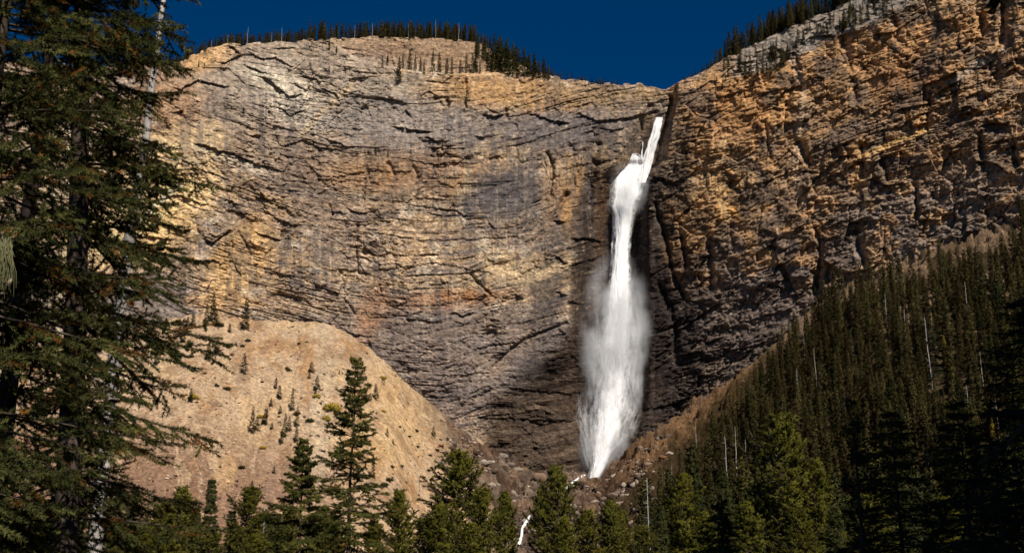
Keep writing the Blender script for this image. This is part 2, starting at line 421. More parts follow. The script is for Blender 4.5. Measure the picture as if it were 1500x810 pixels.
def build_cliff():
    us = np.concatenate([np.linspace(-900, -70, 160)[:-1], np.linspace(-70, 1570, 1360), np.linspace(1570, 2300, 130)[1:]])
    nc, nr = len(us), 720
    t = np.linspace(0, 1, nr)
    U = np.broadcast_to(us, (nr, nc)).copy()
    # ragged rock skyline
    top = SKY(us) + 5 * (fbm(us / 14, us * 0 + 2, 5, 3) - .5) + 4 * (h2(np.floor(us / 9 + vn(us / 17, us * 0)), us * 0, 4) - .5)
    bot = BASE(us) + 45
    V = top[None, :] + (bot - top)[None, :] * t[:, None]
    Y0 = cliffY0(U, V)
    b = dip(U, V)
    fq, gq = facets(U / 120 + .3 * fbm(U / 60, V / 60, 81, 3), V / 75 + .3 * fbm(U / 60, V / 60, 83, 3), 215, 1.3)
    b = b + 11 * fq
    crk = sm(.45, .64, fbm(U / 90, V / 50, 85, 4, .6))
    slab = sm(.48, .60, fbm(U / 60 + 9, V / 42, 87, 4, .55)) * (1 - .4 * sm(960, 1010, U))
    rightw = sm(960, 1010, U)
    wu = U + 10 * (fbm(U / 30, V / 30, 41, 3) - .5); wv = b + 2.2 * (fbm(U / 25, V / 25, 43, 3) - .5)
    D = np.zeros_like(U)
    # beds standing proud of one another
    for lam, amp, hf, sd in ((46, 2.1, 190, 1), (19, 1.1, 90, 2), (8.5, .6, 40, 3), (4.6, .42, 22, 4)):
        q = wv / lam + .6 * vn(U / 90, V / 90, sd + 60)
        k = np.floor(q); f = q - k
        a0 = vn(U / hf, k * 7.13, 100 + sd) - .5
        lam_edge = sm(0, min(.3, 1.1 / lam), f)
        a1 = vn(U / hf, (k - 1) * 7.13, 100 + sd) - .5
        D += 2 * amp * (a1 + (a0 - a1) * lam_edge) * (1 - .25 * rightw)
        # open bedding cracks
        D -= (1.0 + .8 * amp) * np.exp(-((f * lam) / 1.2) ** 2) * sm(.50 - .10 * (lam > 15), .64 - .10 * (lam > 15), vn(U / (18 + 1.6 * lam), k * 3.7 + 20, 140 + sd)) * (.9 if lam > 6 else .5) * (.12 + .88 * crk)
    # fractured blocks
    fa, ga = facets(wu / 38, wv / 22, 201, 1.2)
    fb, gb = facets(wu / 15, wv / 8.5, 203, 1.2)
    fc, gc = facets(wu / 6.5, wv / 3.8, 205, 1.1)
    fd, gd = facets(wu / 17, V / 30 + wu / 60, 207, 1.6)   # upright joints
    rough = .38 + .34 * rightw + .5 * sm(.52, .7, fbm(U / 80, V / 80, 77, 3))
    D += rough * (5.2 * fa + 2.1 * fb + 1.05 * fc) + (1.9 + 2.0 * rightw) * fd * (.4 + .9 * vn(U / 60, V / 60, 33))
    D -= rough * (1.4 * (1 - sm(0, .10, ga)) * vn(U / 30, V / 30, 70) + .8 * (1 - sm(0, .13, gb)) * sm(.35, .7, vn(U / 22, V / 22, 71)))
    D -= 1.0 * (1 - sm(0, .09, gd)) * (.2 + rightw) * sm(.4, .6, vn(U / 40, V / 40, 79))
    # big blocky relief of the right wall
    fe, ge = facets(U / 48 + V / 160, V / 55, 209, 2.0)
    D += rightw * 5.0 * fe - rightw * 1.5 * (1 - sm(0, .08, ge)) * sm(.4, .6, vn(U / 50, V / 50, 78))
    D += rightw * 5 * (ridge(U / 55 + V / 150, V / 90, 91, 3) - .4)
    D += (3.2 + 1.8 * rightw) * (fbm(U / 8, V / 5, 51, 5, .75) - .5) * (.6 + vn(U / 50, V / 40, 52))
    fg, gg = facets(wu / 3.6, wv / 2.3, 211, 1.2)
    D += (.55 + .35 * rightw) * fg
    # smooth grey panels
    pan = blob(U, V, 742, 285, 64, 45, 0, .4, nz=.8 * (fbm(U / 14, V / 12, 63, 4) - .5))
    pan = np.maximum(pan, .6 * blob(U, V, 760, 200, 90, 30, 0, .3))
    D = D * (1 - .62 * pan) + 1.6 * pan
    D = D * (1 - .5 * slab)
    wob = 5.0 * (fbm(U / 7, V / 7, 61, 3) - .5)
    for pts, amt, H in LEDGES:
        x = [p[0] for p in pts]; y = [p[1] for p in pts]
        m = (us > min(x) - 30) & (us < max(x) + 30); i0, i1 = np.where(m)[0][[0, -1]]
        sl = (slice(None), slice(i0, i1 + 1))
        yy = np.interp(us[i0:i1 + 1], x, y) if all(b2 > a2 for a2, b2 in zip(x[:-1], x[1:])) else None
        if yy is None:
            d, s = polydist(U[sl], V[sl], pts)
            D[sl] += amt * .7 * np.exp(-(d / H) ** 2) * (s > 0) - amt * .5 * np.exp(-(d / 3) ** 2) * (s <= 0)
            continue
        e = V[sl] - yy[None, :] + wob[sl]
        along = sm(min(x) - 10, min(x) + 6, U[sl]) * (1 - sm(max(x) - 6, max(x) + 10, U[sl]))
        D[sl] += along * amt * np.where(e < 0, .65 * np.exp(e / H), -.45 * np.exp(-e / (H * .45)))
    for pts, hw, dp in CRACKS:
        x = [p[0] for p in pts]
        m = (us > min(x) - 30) & (us < max(x) + 30); i0, i1 = np.where(m)[0][[0, -1]]
        sl = (slice(None), slice(i0, i1 + 1))
        d, s = polydist(U[sl] + wob[sl], V[sl], pts)
        D[sl] -= dp * np.exp(-(d / hw) ** 2)
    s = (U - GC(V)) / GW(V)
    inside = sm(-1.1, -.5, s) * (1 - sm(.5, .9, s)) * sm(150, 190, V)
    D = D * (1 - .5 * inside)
    Y = Y0 - D
    # ------- colour of the rock
    nz = 1.0 * (fbm(U / 26, V / 20, 301, 6, .68) - .5) + .5 * (fbm(U / 6, b / 3.5, 302, 3, .6) - .5)
    nf = fbm(U / 9, b / 5, 303, 4, .6)
    base = srgb(146, 124, 106)
    C = np.ones(U.shape + (3,)) * base

    def paint(mask, col, k=1.0):
        nonlocal C
        mask = np.clip(mask * k, 0, 1)[..., None]
        C = C * (1 - mask) + np.asarray(col) * mask
    # bedding bands and mottling everywhere
    band = fbm(U / 160, b / 11, 305, 4, .6)
    paint(sm(.50, .62, band), srgb(172, 144, 112), .8)
    paint(sm(.54, .70, fbm(U / 140, b / 8, 307, 4, .6)), srgb(104, 95, 92), .85)
    paint(sm(.58, .68, fbm(U / 45, V / 38, 309, 5, .6)), srgb(182, 148, 106), .55)
    paint(sm(.60, .70, fbm(U / 22, V / 18, 311, 5, .6)), srgb(196, 180, 160), .6)
    G = lambda *a: blob(U, V, *a, nz=nz)
    thin = fbm(U / 30, b / 1.7, 317, 3, .6)
    C = C * (1 + (.44 * sm(.3, .7, thin) - .22) * (.35 + .65 * crk))[..., None]
    sp_ = fbm(U / 3.2, V / 2.4, 318, 3, .6)
    paint(sm(.62, .72, sp_), srgb(200, 176, 146), .6)
    paint(1 - sm(.30, .38, sp_), srgb(74, 64, 58), .6)
    # upper left light slabs
    paint(G(430, 130, 190, 80, 10), srgb(166, 150, 134), .75)
    paint(G(640, 75, 120, 26, 5), srgb(158, 128, 100), .8)
    paint(G(430, 150, 60, 30, 35), srgb(206, 192, 172), .6)
    paint(G(330, 232, 60, 9, 18), srgb(225, 212, 190), .8)
    paint(G(400, 120, 50, 16, 25), srgb(212, 198, 176), .6)
    
    paint(G(300, 85, 45, 18, -15), srgb(214, 165, 100), .6)
    paint(G(330, 180, 40, 70, 0), srgb(122, 108, 100), .5)
    paint(G(600, 180, 150, 36, 4), srgb(134, 124, 120), .7)
    paint(G(820, 190, 110, 34, 0), srgb(112, 103, 102), .85)
    paint(G(745, 136, 100, 24, 4), srgb(192, 148, 94), .75)
    paint(G(860, 140, 90, 14, 0), srgb(150, 122, 88), .6)
    paint(G(640, 255, 120, 26, 5), srgb(150, 112, 78), .55)
    paint(G(250, 150, 50, 45, 0), srgb(168, 126, 88), .6)
    paint(G(742, 288, 64, 46, 0), srgb(84, 80, 84), .9)
    paint(G(850, 290, 46, 60, 20), srgb(158, 120, 80), .65)
    paint(G(760, 400, 110, 22, -8), srgb(184, 158, 122), .6)
    paint(G(660, 438, 75, 14, -5), srgb(180, 122, 62), .8)
    paint(G(545, 460, 22, 40, 20), srgb(188, 124, 58), .7)
    paint(G(530, 260, 60, 22, 5), srgb(178, 130, 74), .55)
    paint(G(430, 250, 160, 50, 18), srgb(128, 108, 94), .5)
    paint(G(350, 380, 70, 34, -55), srgb(214, 170, 106), .65)
    paint(G(640, 520, 180, 90, 0), srgb(112, 100, 98), .72)
    paint(G(500, 440, 80, 22, 0), srgb(140, 118, 100), .5)
    paint(G(800, 520, 26, 70, 42), srgb(132, 122, 122), .7)
    # pale cream fresh scar on the left
    paint(G(210, 300, 130, 62, -40), srgb(226, 194, 142), .85)
    paint(G(100, 240, 90, 60, 0), srgb(190, 168, 140), .7)
    paint(G(245, 330, 40, 40, -40), srgb(222, 184, 124), .7)
    paint(G(60, 480, 90, 90, 0), srgb(176, 160, 140), .7)
    paint(G(270, 275, 45, 16, 30), srgb(240, 200, 140), .7)
    paint(G(235, 440, 60, 30, 0), srgb(118, 108, 106), .75)
    paint(G(320, 440, 50, 12, 0), srgb(190, 150, 100), .6)
    # wet rock round the falls
    low = sm(455, 520, V - .9 * (830 - U) + 10 * nz) * sm(690, 730, U + 40 * nz) * (1 - sm(985, 1010, U))
    paint(low, srgb(64, 52, 44), .92)
    paint(sm(.55, .66, fbm(U / 40, b / 5, 316, 4)) * low, srgb(104, 88, 74), .6)
    paint(sm(.45, .65, fbm(U / 90, b / 6, 315, 4)) * low, srgb(34, 27, 24), .85)
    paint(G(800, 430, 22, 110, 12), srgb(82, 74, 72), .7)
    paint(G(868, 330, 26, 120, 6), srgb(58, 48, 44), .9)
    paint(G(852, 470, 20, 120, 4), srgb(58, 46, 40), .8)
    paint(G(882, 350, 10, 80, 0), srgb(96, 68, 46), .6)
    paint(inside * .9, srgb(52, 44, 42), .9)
    # right wall
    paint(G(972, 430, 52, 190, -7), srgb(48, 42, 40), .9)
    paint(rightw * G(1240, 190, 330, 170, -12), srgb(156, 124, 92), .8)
    paint(G(1090, 150, 85, 50, -20), srgb(178, 130, 80), .7)
    paint(G(1330, 125, 70, 40, 0), srgb(156, 108, 68), .55)
    paint(G(1340, 60, 160, 30, -15), srgb(190, 142, 92), .55)
    paint(G(1060, 300, 60, 70, 0), srgb(166, 128, 84), .5)
    paint(G(1060, 270, 60, 20, -10), srgb(190, 160, 120), .5)
    paint(G(1065, 290, 16, 50, -10), srgb(214, 160, 88), .7)
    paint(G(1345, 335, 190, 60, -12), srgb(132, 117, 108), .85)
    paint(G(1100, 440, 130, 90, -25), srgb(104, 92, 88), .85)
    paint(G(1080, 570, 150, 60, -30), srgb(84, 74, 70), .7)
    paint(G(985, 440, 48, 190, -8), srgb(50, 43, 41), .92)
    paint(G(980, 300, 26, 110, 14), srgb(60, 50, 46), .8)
    paint(G(1010, 350, 28, 60, 0), srgb(92, 72, 56), .7)
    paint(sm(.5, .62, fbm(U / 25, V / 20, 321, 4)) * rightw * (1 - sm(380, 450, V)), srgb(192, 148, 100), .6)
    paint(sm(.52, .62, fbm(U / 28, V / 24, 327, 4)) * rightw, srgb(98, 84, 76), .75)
    rp = L([(980, 150), (1060, 118), (1120, 104), (1150, 92), (1200, 66), (1260, 40), (1330, 8), (1500, -90), (1700, -150)])(U)
    paint(rightw * sm(-4, 4, rp - V + 24 * nz) * sm(1035, 1110, U + 40 * nz), srgb(138, 131, 124), .8)
    for pts, w, c in (([(1155, 82), (1168, 100), (1178, 130), (1170, 190), (1165, 250), (1175, 300)], 5, (196, 168, 138)), ([(1060, 205), (1050, 250), (1064, 320)], 6, (206, 170, 122)),
                      ([(1395, 118), (1430, 95), (1470, 75)], 5, (186, 168, 150)), ([(685, 250), (684, 280)], 5, (206, 180, 140)), ([(1260, 230), (1310, 208), (1360, 190)], 4, (200, 160, 100)),
                      ([(440, 200), (470, 165), (500, 140), (520, 120)], 4, (196, 172, 140)), ([(700, 380), (740, 400), (790, 405), (830, 385)], 7, (196, 170, 134)),
                      ([(200, 330), (230, 300), (265, 270)], 5, (214, 200, 176)), ([(848, 250), (838, 290), (828, 320)], 8, (172, 134, 90))):
        d, s_ = polydist(U, V, pts)
        paint((1 - sm(w * .5, w * 1.4, d + 4 * nz)), srgb(*c), .75)
    # long dark water stains hanging under the beds
    st = fbm(U / 4.5, V / 70, 331, 3, .6) * .6 + .4 * vn(U / 16, V / 120, 333)
    reg = np.clip(.25 + G(745, 240, 190, 100, 0) + .8 * G(640, 420, 130, 40, 0) + .7 * G(290, 400, 80, 60, 0) + .8 * G(350, 200, 90, 70, 0) + .7 * G(480, 380, 140, 50, 0), 0, 1) * (1 - .5 * rightw)
    reg = reg * (1 - low)
    paint(sm(.56, .66, st) * reg, srgb(92, 86, 86), .55)
    paint((1 - sm(.34, .42, st)) * reg, srgb(196, 176, 150), .22)
    # stray pale / rusty chips
    paint(sm(.68, .8, nf) * (1 - low) * (1 - inside), srgb(196, 172, 140), .4)
    C *= (.80 + .22 * h2(np.floor(wu / 7), np.floor(wv / 4.5), 9) + .2 * h2(np.floor(wu / 3), np.floor(wv / 2.2), 19))[..., None]
    C = C * (1 + (.36 * sm(.3, .7, fbm(U / 12, b / 1.5, 319, 3, .6)) - .18) * (.4 + .6 * crk))[..., None]
    C = C * (.84 + .32 * fbm(U / 2.5, V / 2, 320, 2))[..., None] * np.array([1.0, 1.0, .975])
    lum = C.mean(-1, keepdims=True); C = lum + (.92 + .02 * rightw[..., None]) * (C - lum)
    C = np.clip(C * (1.24 + .04 * rightw * (rp < V))[..., None], .012, .82)
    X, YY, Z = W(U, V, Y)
    # the top of the mountain runs on behind the skyline
    nb = 26
    ub = us
    kb = np.linspace(0, 1, nb + 1)[1:]
    Yb = Y[0][None, :] + 260 * kb[:, None] ** 1.6
    Vb = top[None, :] + 1.0 + 26 * kb[:, None] ** 1.2 + 3 * (fbm(U[:nb] / 20, kb[:, None] * 20 + 0 * U[:nb], 8, 3) - .5) * np.minimum(1, kb[:, None] * 6)
    Xb, Yb2, Zb = W(np.broadcast_to(ub, Vb.shape), Vb, Yb)
    Cb = np.broadcast_to(srgb(130, 116, 98), Vb.shape + (3,))
    X = np.vstack([Xb[::-1], X]); YY = np.vstack([Yb2[::-1], YY]); Z = np.vstack([Zb[::-1], Z])
    Call = np.concatenate([Cb[::-1], C], 0)
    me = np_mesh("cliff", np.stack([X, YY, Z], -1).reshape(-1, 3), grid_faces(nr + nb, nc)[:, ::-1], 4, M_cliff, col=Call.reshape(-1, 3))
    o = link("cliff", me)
    tag(o, kind="structure")

    def look(u, v):
        i = np.clip(np.searchsorted(us, u), 1, nc - 1)
        tt = (v - top[i]) / (bot[i] - top[i])
        r = np.clip((tt * (nr - 1)).astype(int), 0, nr - 1)
        return Y[r, i]
    return look


cliff_at = build_cliff()

# ------------------------------------------------------------------ terrain below the walls
_u = np.linspace(-220, 1720, 1200)
_x, _y, _z = W(_u, BASE(_u), cliffY0(_u, BASE(_u)))
_a = _x / _y
AYB = lambda a: np.interp(a, _a, _y)
AZB = lambda a: np.interp(a, _a, _z)
UOFA = lambda a: np.interp(a, _a, _u)


def ground(X, Y):
    X = np.asarray(X, float); Y = np.asarray(Y, float)
    a = X / np.maximum(Y, .5)
    ac = np.clip(a, _a[0], _a[-1])
    ub = UOFA(ac)
    sl = L([(-220, .6), (560, .6), (640, .52), (720, .36), (800, .30), (880, .30), (960, .36), (1020, .50), (1200, .56), (1720, .56)])(ub)
    yb = AYB(ac); zb = AZB(ac)
    d = yb - Y
    up = zb - sl * d
    # runnels and cones
    up = up + 3.5 * (fbm(ac * 90, Y / 160, 401, 3) - .5) * sm(0, 60, d) + 9 * (fbm(ac * 16, Y / 300, 403, 2) - .5) * sm(0, 80, d)
    cone = np.exp(-((ub - 575) / 34) ** 2) * sm(40, 200, d) * 18
    up = up + cone
    val = .03 * Y + 1.5 * (fbm(X / 30, Y / 30, 405, 3) - .5) * sm(5, 60, Y)
    k = 6.0
    m = np.maximum(up, val)
    return m + k * np.log(np.exp((up - m) / k) + np.exp((val - m) / k)) - k * np.log(1 + np.exp(-np.minimum(np.abs(up - val), 200) / k)) * .6


def region_uv(X, Y, Z):
    return P(X, Y, Z)


def build_ground():
    aa = np.concatenate([np.linspace(-1.0, -.47, 110)[:-1], np.linspace(-.47, .47, 980), np.linspace(.47, .95, 90)[1:]])
    nc = len(aa)
    s = np.concatenate([np.linspace(0, .35, 90)[:-1], np.linspace(.35, 1.03, 620)])
    A, S = np.meshgrid(aa, s)
    Ymax = AYB(A) + 14
    Y = 2 + (Ymax - 2) * S
    X = A * Y
    Z = ground(X, Y)
    Z = np.where(Y > AYB(A), np.minimum(Z, AZB(A) + 2), Z)
    u, v = region_uv(X, Y, Z)
    nz = fbm(u / 22, v / 22, 411, 4) - .5
    deb = sm(640, 720, u + 60 * nz) * (1 - sm(1060, 1150, u)) * sm(430, 600, v)
    deb = np.maximum(deb, sm(1180, 1260, u) * (1 - sm(470, 520, v)))   # coarse debris apron
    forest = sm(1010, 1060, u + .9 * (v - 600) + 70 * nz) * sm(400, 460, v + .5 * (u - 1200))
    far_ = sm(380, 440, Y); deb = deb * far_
    # coarse rubble
    fa, ga = facets(X / 5.0, Y / 5.0, 421, 1.5); fb, gb = facets(X / 2.2, Y / 2.2, 423, 1.5)
    fc, _g = facets(X / 11, Y / 11, 425, 1.8)
    Z = Z + deb * (3.4 * fa + 1.8 * fb + 5.5 * fc + 5 * (fbm(X / 30, Y / 30, 427, 3) - .5)) + (1 - deb) * (.5 * fb + .4 * fa + 1.0 * (fbm(X / 9, Y / 14, 429, 4) - .5) - 1.8 * (ridge(A * 170 + 2.5 * fbm(X / 40, Y / 40, 435, 3), Y / 90, 433, 3) - .4) * sm(380, 480, Y)) * sm(60, 300, Y)
    C = np.ones(u.shape + (3,)) * srgb(206, 176, 144, .98)

    def paint(mask, col, k=1.0):
        nonlocal C
        m = np.clip(mask * k, 0, 1)[..., None]; C = C * (1 - m) + np.asarray(col) * m
    run = fbm(A * 60 + 1.5 * fbm(X / 30, Y / 30, 437, 3), Y / 45, 431, 5, .65)
    paint(sm(.5, .68, run), srgb(186, 144, 102), .8)
    paint(1 - sm(.32, .45, run), srgb(216, 182, 140), .7)
    paint(sm(600, 700, v + 60 * nz + .14 * (330 - u)) * (1 - sm(440, 540, u)), srgb(146, 112, 92), .8)  # shade on the side turned from the sun, put into the colour
    paint(blob(u, v, 470, 600, 16, 130, 2, nz=nz), srgb(206, 184, 156), .7)
    paint(blob(u, v, 590, 600, 60, 90, 35, nz=nz), srgb(226, 188, 136), .6)  # sunlit ridge of the talus cone, brightened in the colour
    paint(blob(u, v, 640, 620, 30, 90, -35, nz=nz), srgb(188, 158, 124), .7)
    paint(blob(u, v, 330, 690, 14, 30, 20, nz=nz), srgb(222, 182, 132), .6)
    paint(sm(655, 720, u + 60 * nz - .45 * (v - 700)) * sm(560, 620, v), srgb(104, 90, 80), .95)
    paint(sm(.5, .62, fbm(X / 14, Y / 14, 441, 4)) * deb, srgb(84, 62, 48), .7)
    paint(sm(.56, .66, fbm(X / 8, Y / 8, 443, 4)) * deb, srgb(150, 128, 110), .7)
    paint(blob(u, v, 800, 655, 110, 30, 8, nz=nz), srgb(70, 50, 38), .8)
    paint(blob(u, v, 930, 690, 90, 34, -35, nz=nz), srgb(92, 70, 54), .85)
    paint(blob(u, v, 1040, 600, 130, 22, -38, nz=nz), srgb(146, 112, 80), .9)
    paint(blob(u, v, 1060, 562, 90, 4, -38, nz=nz * .5), srgb(70, 60, 58), .5)
    paint(blob(u, v, 1030, 575, 100, 4, -36, nz=nz * .5), srgb(164, 134, 104), .6)
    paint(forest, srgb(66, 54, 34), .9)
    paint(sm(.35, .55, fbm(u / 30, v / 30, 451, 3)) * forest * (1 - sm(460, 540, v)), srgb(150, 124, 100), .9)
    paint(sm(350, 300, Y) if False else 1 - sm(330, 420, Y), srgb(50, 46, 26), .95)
    trk = ridge(A * 120 + 2.0 * fbm(X / 35, Y / 35, 439, 3), Y / 110, 441, 3)
    paint(sm(.62, .8, trk) * (1 - deb) * (1 - forest), srgb(228, 198, 160), .5)
    paint(sm(.60, .72, fbm(X / 9, Y / 22, 443, 4)) * (1 - forest), srgb(150, 118, 92), .5)
    C *= (.66 * (.72 + .56 * h2(np.floor(X / 1.3), np.floor(Y / 1.3), 13) ** 1.5) * (.8 + .4 * fbm(X / 7, Y / 7, 14, 4)))[..., None]
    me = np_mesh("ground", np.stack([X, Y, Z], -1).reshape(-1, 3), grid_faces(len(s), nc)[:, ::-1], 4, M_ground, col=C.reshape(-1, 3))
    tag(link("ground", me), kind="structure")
    # valley floor on every side of the viewpoint
    n = 90
    gx, gy = np.meshgrid(np.linspace(-900, 900, n), np.linspace(-900, 900, n))
    r = np.hypot(gx, gy)
    gz = -.6 + .02 * np.maximum(gy, 0) * 0 + 3 * (fbm(gx / 90, gy / 90, 461, 3) - .5) * sm(20, 90, r) - 1.6 * sm(0, 200, r)
    me = np_mesh("valley_ground", np.stack([gx, gy, gz], -1).reshape(-1, 3), grid_faces(n, n), 4, M_ground, col=np.ones((n * n, 3)) * srgb(50, 46, 26))
    tag(link("valley_ground", me), kind="structure")


build_ground()


def gz(x, y): return float(ground(np.array([x]), np.array([y]))[0])


def ground_hit(u, v, y0=60, y1=1020):
    """where the sight line through a photo pixel meets the terrain"""
    Ys = np.linspace(y0, y1, 1600)
    X, Y, Z = W(u, v, Ys)
    g = ground(X, Y)
    k = np.where(g >= Z)[0]
    if len(k) == 0: return None
    return float(X[k[0]]), float(Y[k[0]]), float(g[k[0]])


# ------------------------------------------------------------------ conifers
def unit(a): return a / (np.linalg.norm(a, axis=-1, keepdims=True) + 1e-9)


def needles(rng, Pb, D, Ln, total, nl, nw, spread=.75, tintj=.25, tpow=.9, wgt=None):
    """slim needles (or sprays) spread over the twigs in proportion to their length; returns verts, tris, tint, twig index"""
    w = Ln * (wgt if wgt is not None else 1.0)
    cs = np.cumsum(w); total = int(total)
    idx = np.minimum(np.searchsorted(cs, rng.random(total) * cs[-1]), len(Ln) - 1)
    d = D[idx]
    t = rng.random(total) ** tpow
    phi = rng.random(total) * 2 * math.pi
    ref = np.where(np.abs(d[:, 2:3]) > .9, [[1., 0, 0]], [[0, 0, 1.]])
    A = unit(np.cross(d, ref)); B = np.cross(d, A)
    rad = np.cos(phi)[:, None] * A + np.sin(phi)[:, None] * B
    q = (spread * (.7 + .6 * rng.random(total)))[:, None]
    dn = unit(d * np.cos(q) + rad * np.sin(q))
    base = Pb[idx] + d * (Ln[idx] * t)[:, None]
    side = unit(np.cross(dn, rng.normal(size=(total, 3))))
    ll = nl * (.7 + .6 * rng.random(total))[:, None] * (1.15 - .35 * t[:, None])
    V = np.stack([base - side * nw / 2, base + side * nw / 2, base + dn * ll], 1).reshape(-1, 3)
    tw = 1 + tintj * (rng.random(len(Ln)) - .5) * 2
    tint = tw[idx] * (1 + .2 * (rng.random(total) - .5))
    return V, np.arange(len(V)).reshape(-1, 3), np.repeat(tint, 3), np.repeat(idx, 3)


def conifer(seed, H, R, z0=.06, nb=60, nt=8, dens=0, total=0, nl=.2, nw=.06, style='spruce', sub=0, top_pow=1.0, thin=0.0, lean=(0, 0), sides=6,
            tr=None, el0=-.35, el1=.6, vis=None, brown=.0, skirt=.0, cull=None, tpow=.9, spread=.75, twl=1.0):
    rng = np.random.default_rng(seed)
    tr = tr or H * .011 + .03
    zt = np.linspace(0, 1, 12)
    lean = np.array(lean)
    wob = np.cumsum(rng.normal(size=(12, 2)) * H * .0015, 0)
    axis = np.stack([lean[0] * zt ** 1.5 + wob[:, 0] * (zt > 0), lean[1] * zt ** 1.5 + wob[:, 1] * (zt > 0), zt * H], 1)
    rr = tr * (1 - zt * .93)
    segs = [(axis[:-1], axis[1:], rr[:-1], rr[1:], sides)]
    h = z0 + (1 - z0) * (np.arange(nb) + rng.random(nb) * .8) / nb
    if style != 'far': h = np.clip(np.round(h * nb / 4.5) * 4.5 / nb * .55 + h * .45, z0, .985)
    az = (np.arange(nb) * 2.39996 + rng.normal(size=nb) * .5) % (2 * math.pi)
    if vis is not None:
        az = vis[0] + (rng.random(nb) - .5) * vis[1]
    f = (1 - h) / (1 - z0)
    if style == 'pine':
        prof = np.minimum(1, 3.2 * f) ** .7 * (.55 + .45 * np.minimum(1, 2 * (1 - f) + .35))
    else:
        prof = (f ** top_pow) * (1 - skirt * f)
        prof = np.maximum(prof, .03)
    Lb = R * prof * (.72 + .5 * rng.random(nb) - thin * (rng.random(nb) < .3) * .5) + .012 * H * .5
    el = el0 + (el1 - el0) * h + rng.normal(size=nb) * .12
    bx = np.stack([np.interp(h, zt, axis[:, 0]), np.interp(h, zt, axis[:, 1]), h * H], 1)
    out = np.stack([np.cos(az), np.sin(az), np.zeros(nb)], 1)
    K = 6
    ss = np.linspace(0, 1, K)
    sag = (-.18 if style == 'spruce' else (-.05 if style == 'far' else .12))
    tipup = .16 if style == 'spruce' else .1
    pts = bx[:, None] + out[:, None] * (Lb[:, None] * ss * np.cos(el)[:, None])[..., None]
    pts[..., 2] += Lb[:, None] * (np.sin(el)[:, None] * ss + sag * ss ** 2 * 1.6 + tipup * ss ** 3)
    pts[..., :2] += (rng.normal(size=(nb, 1, 2)) * Lb[:, None, None] * .1) * (ss ** 2)[None, :, None]
    rb = np.minimum(tr * .35, .006 + Lb * .011)
    for k in range(K - 1):
        segs.append((pts[:, k], pts[:, k + 1], rb * (1 - ss[k] * .85), rb * (1 - ss[k + 1] * .85), 3))
    # twigs
    s = .12 + .88 * (np.arange(nt)[None, :] + rng.random((nb, nt))) / nt
    s = np.minimum(s, .995)
    fi = s * (K - 1); i0 = np.minimum(fi.astype(int), K - 2); fr = (fi - i0)[..., None]
    ib = np.arange(nb)[:, None]
    pb = pts[ib, i0] * (1 - fr) + pts[ib, i0 + 1] * fr
    fw = unit(pts[ib, i0 + 1] - pts[ib, i0])
    sd = unit(np.cross(fw, np.array([0, 0, 1.])))
    sg = np.where((np.arange(nt)[None, :] + ib) % 2 == 0, 1., -1.)[..., None] * (.55 + .6 * rng.random((nb, nt, 1)))
    dz = rng.normal(size=(nb, nt, 1)) * .28 + (-.22 if style == 'spruce' else (.45 if style == 'pine' else -.3))
    td = unit(fw * .75 + sd * sg + np.array([0, 0, 1.]) * dz)
    tl = twl * (Lb[:, None] * (.42 - .24 * s) * (.6 + .8 * rng.random((nb, nt))) + .02 * R)
    end = s > .93
    td = np.where(end[..., None], fw, td)
    TP = pb.reshape(-1, 3); TD = td.reshape(-1, 3); TL = tl.reshape(-1)
    if sub:
        rep = np.repeat(np.arange(len(TP)), sub)
        q = rng.random(len(rep)) * .85 + .12
        SP = TP[rep] + TD[rep] * (TL[rep] * q)[:, None]
        fs = unit(np.cross(TD[rep], np.array([0, 0, 1.])))
        sgn = np.where(rng.random(len(rep)) < .5, 1., -1.)[:, None]
        SD = unit(TD[rep] * .8 + fs * sgn * (.5 + .4 * rng.random((len(rep), 1))) + np.array([0, 0, 1.]) * (rng.normal(size=(len(rep), 1)) * .25 - .12))
        SL = TL[rep] * (.6 - .4 * q) * (.6 + .7 * rng.random(len(rep))) + .03
        segs.append((TP, TP + TD * TL[:, None], .0045, .002, 3))
        NP_, ND, NL = np.vstack([TP, SP]), np.vstack([TD, SD]), np.concatenate([TL, SL])
        segs.append((SP, SP + SD * SL[:, None], .003, .0015, 3))
    else:
        NP_, ND, NL = TP, TD, TL
    if thin:
        keep = rng.random(len(NP_)) > thin * .5
        NP_, ND, NL = NP_[keep], ND[keep], NL[keep]
    # needles also clothe the outer half of each bough
    for k in range(2, K - 1):
        g = pts[:, k + 1] - pts[:, k]; gl = np.linalg.norm(g, axis=1)
        NP_ = np.vstack([NP_, pts[:, k]]); ND = np.vstack([ND, unit(g)]); NL = np.concatenate([NL, gl * (1 if k > 2 else .5)])
    wgt = cull(NP_) if cull is not None else np.ones(len(NL))
    tot = total or dens * float((NL * wgt).sum())
    V, T, tint, idx = needles(rng, NP_, ND, NL, tot, nl, nw, spread, tpow=tpow, wgt=wgt)
    col = np.stack([tint, tint, tint], 1)
    if brown:
        bm = (rng.random(len(NL)) < brown)[idx]
        col[bm] *= np.array([2.1, .95, .8])
    axx = np.interp(V[:, 2], axis[:, 2], axis[:, 0]); axy = np.interp(V[:, 2], axis[:, 2], axis[:, 1])
    rad = unit(np.stack([V[:, 0] - axx, V[:, 1] - axy, V[:, 2] * 0], 1))
    tj = rng.normal(size=(len(NL), 3)) * .38
    nrm = unit(rad + np.array([0, 0, .45]) + tj[idx])
    wv, wf = [], []; off = 0
    for p0, p1, r0, r1, n in segs:
        v_, f_ = tubes(p0, p1, r0, r1, n); wv.append(v_); wf.append(f_ + off); off += len(v_)
    return dict(wood=(np.vstack(wv), np.vstack(wf)), leaf=(V, T, col, nrm), segs=segs)


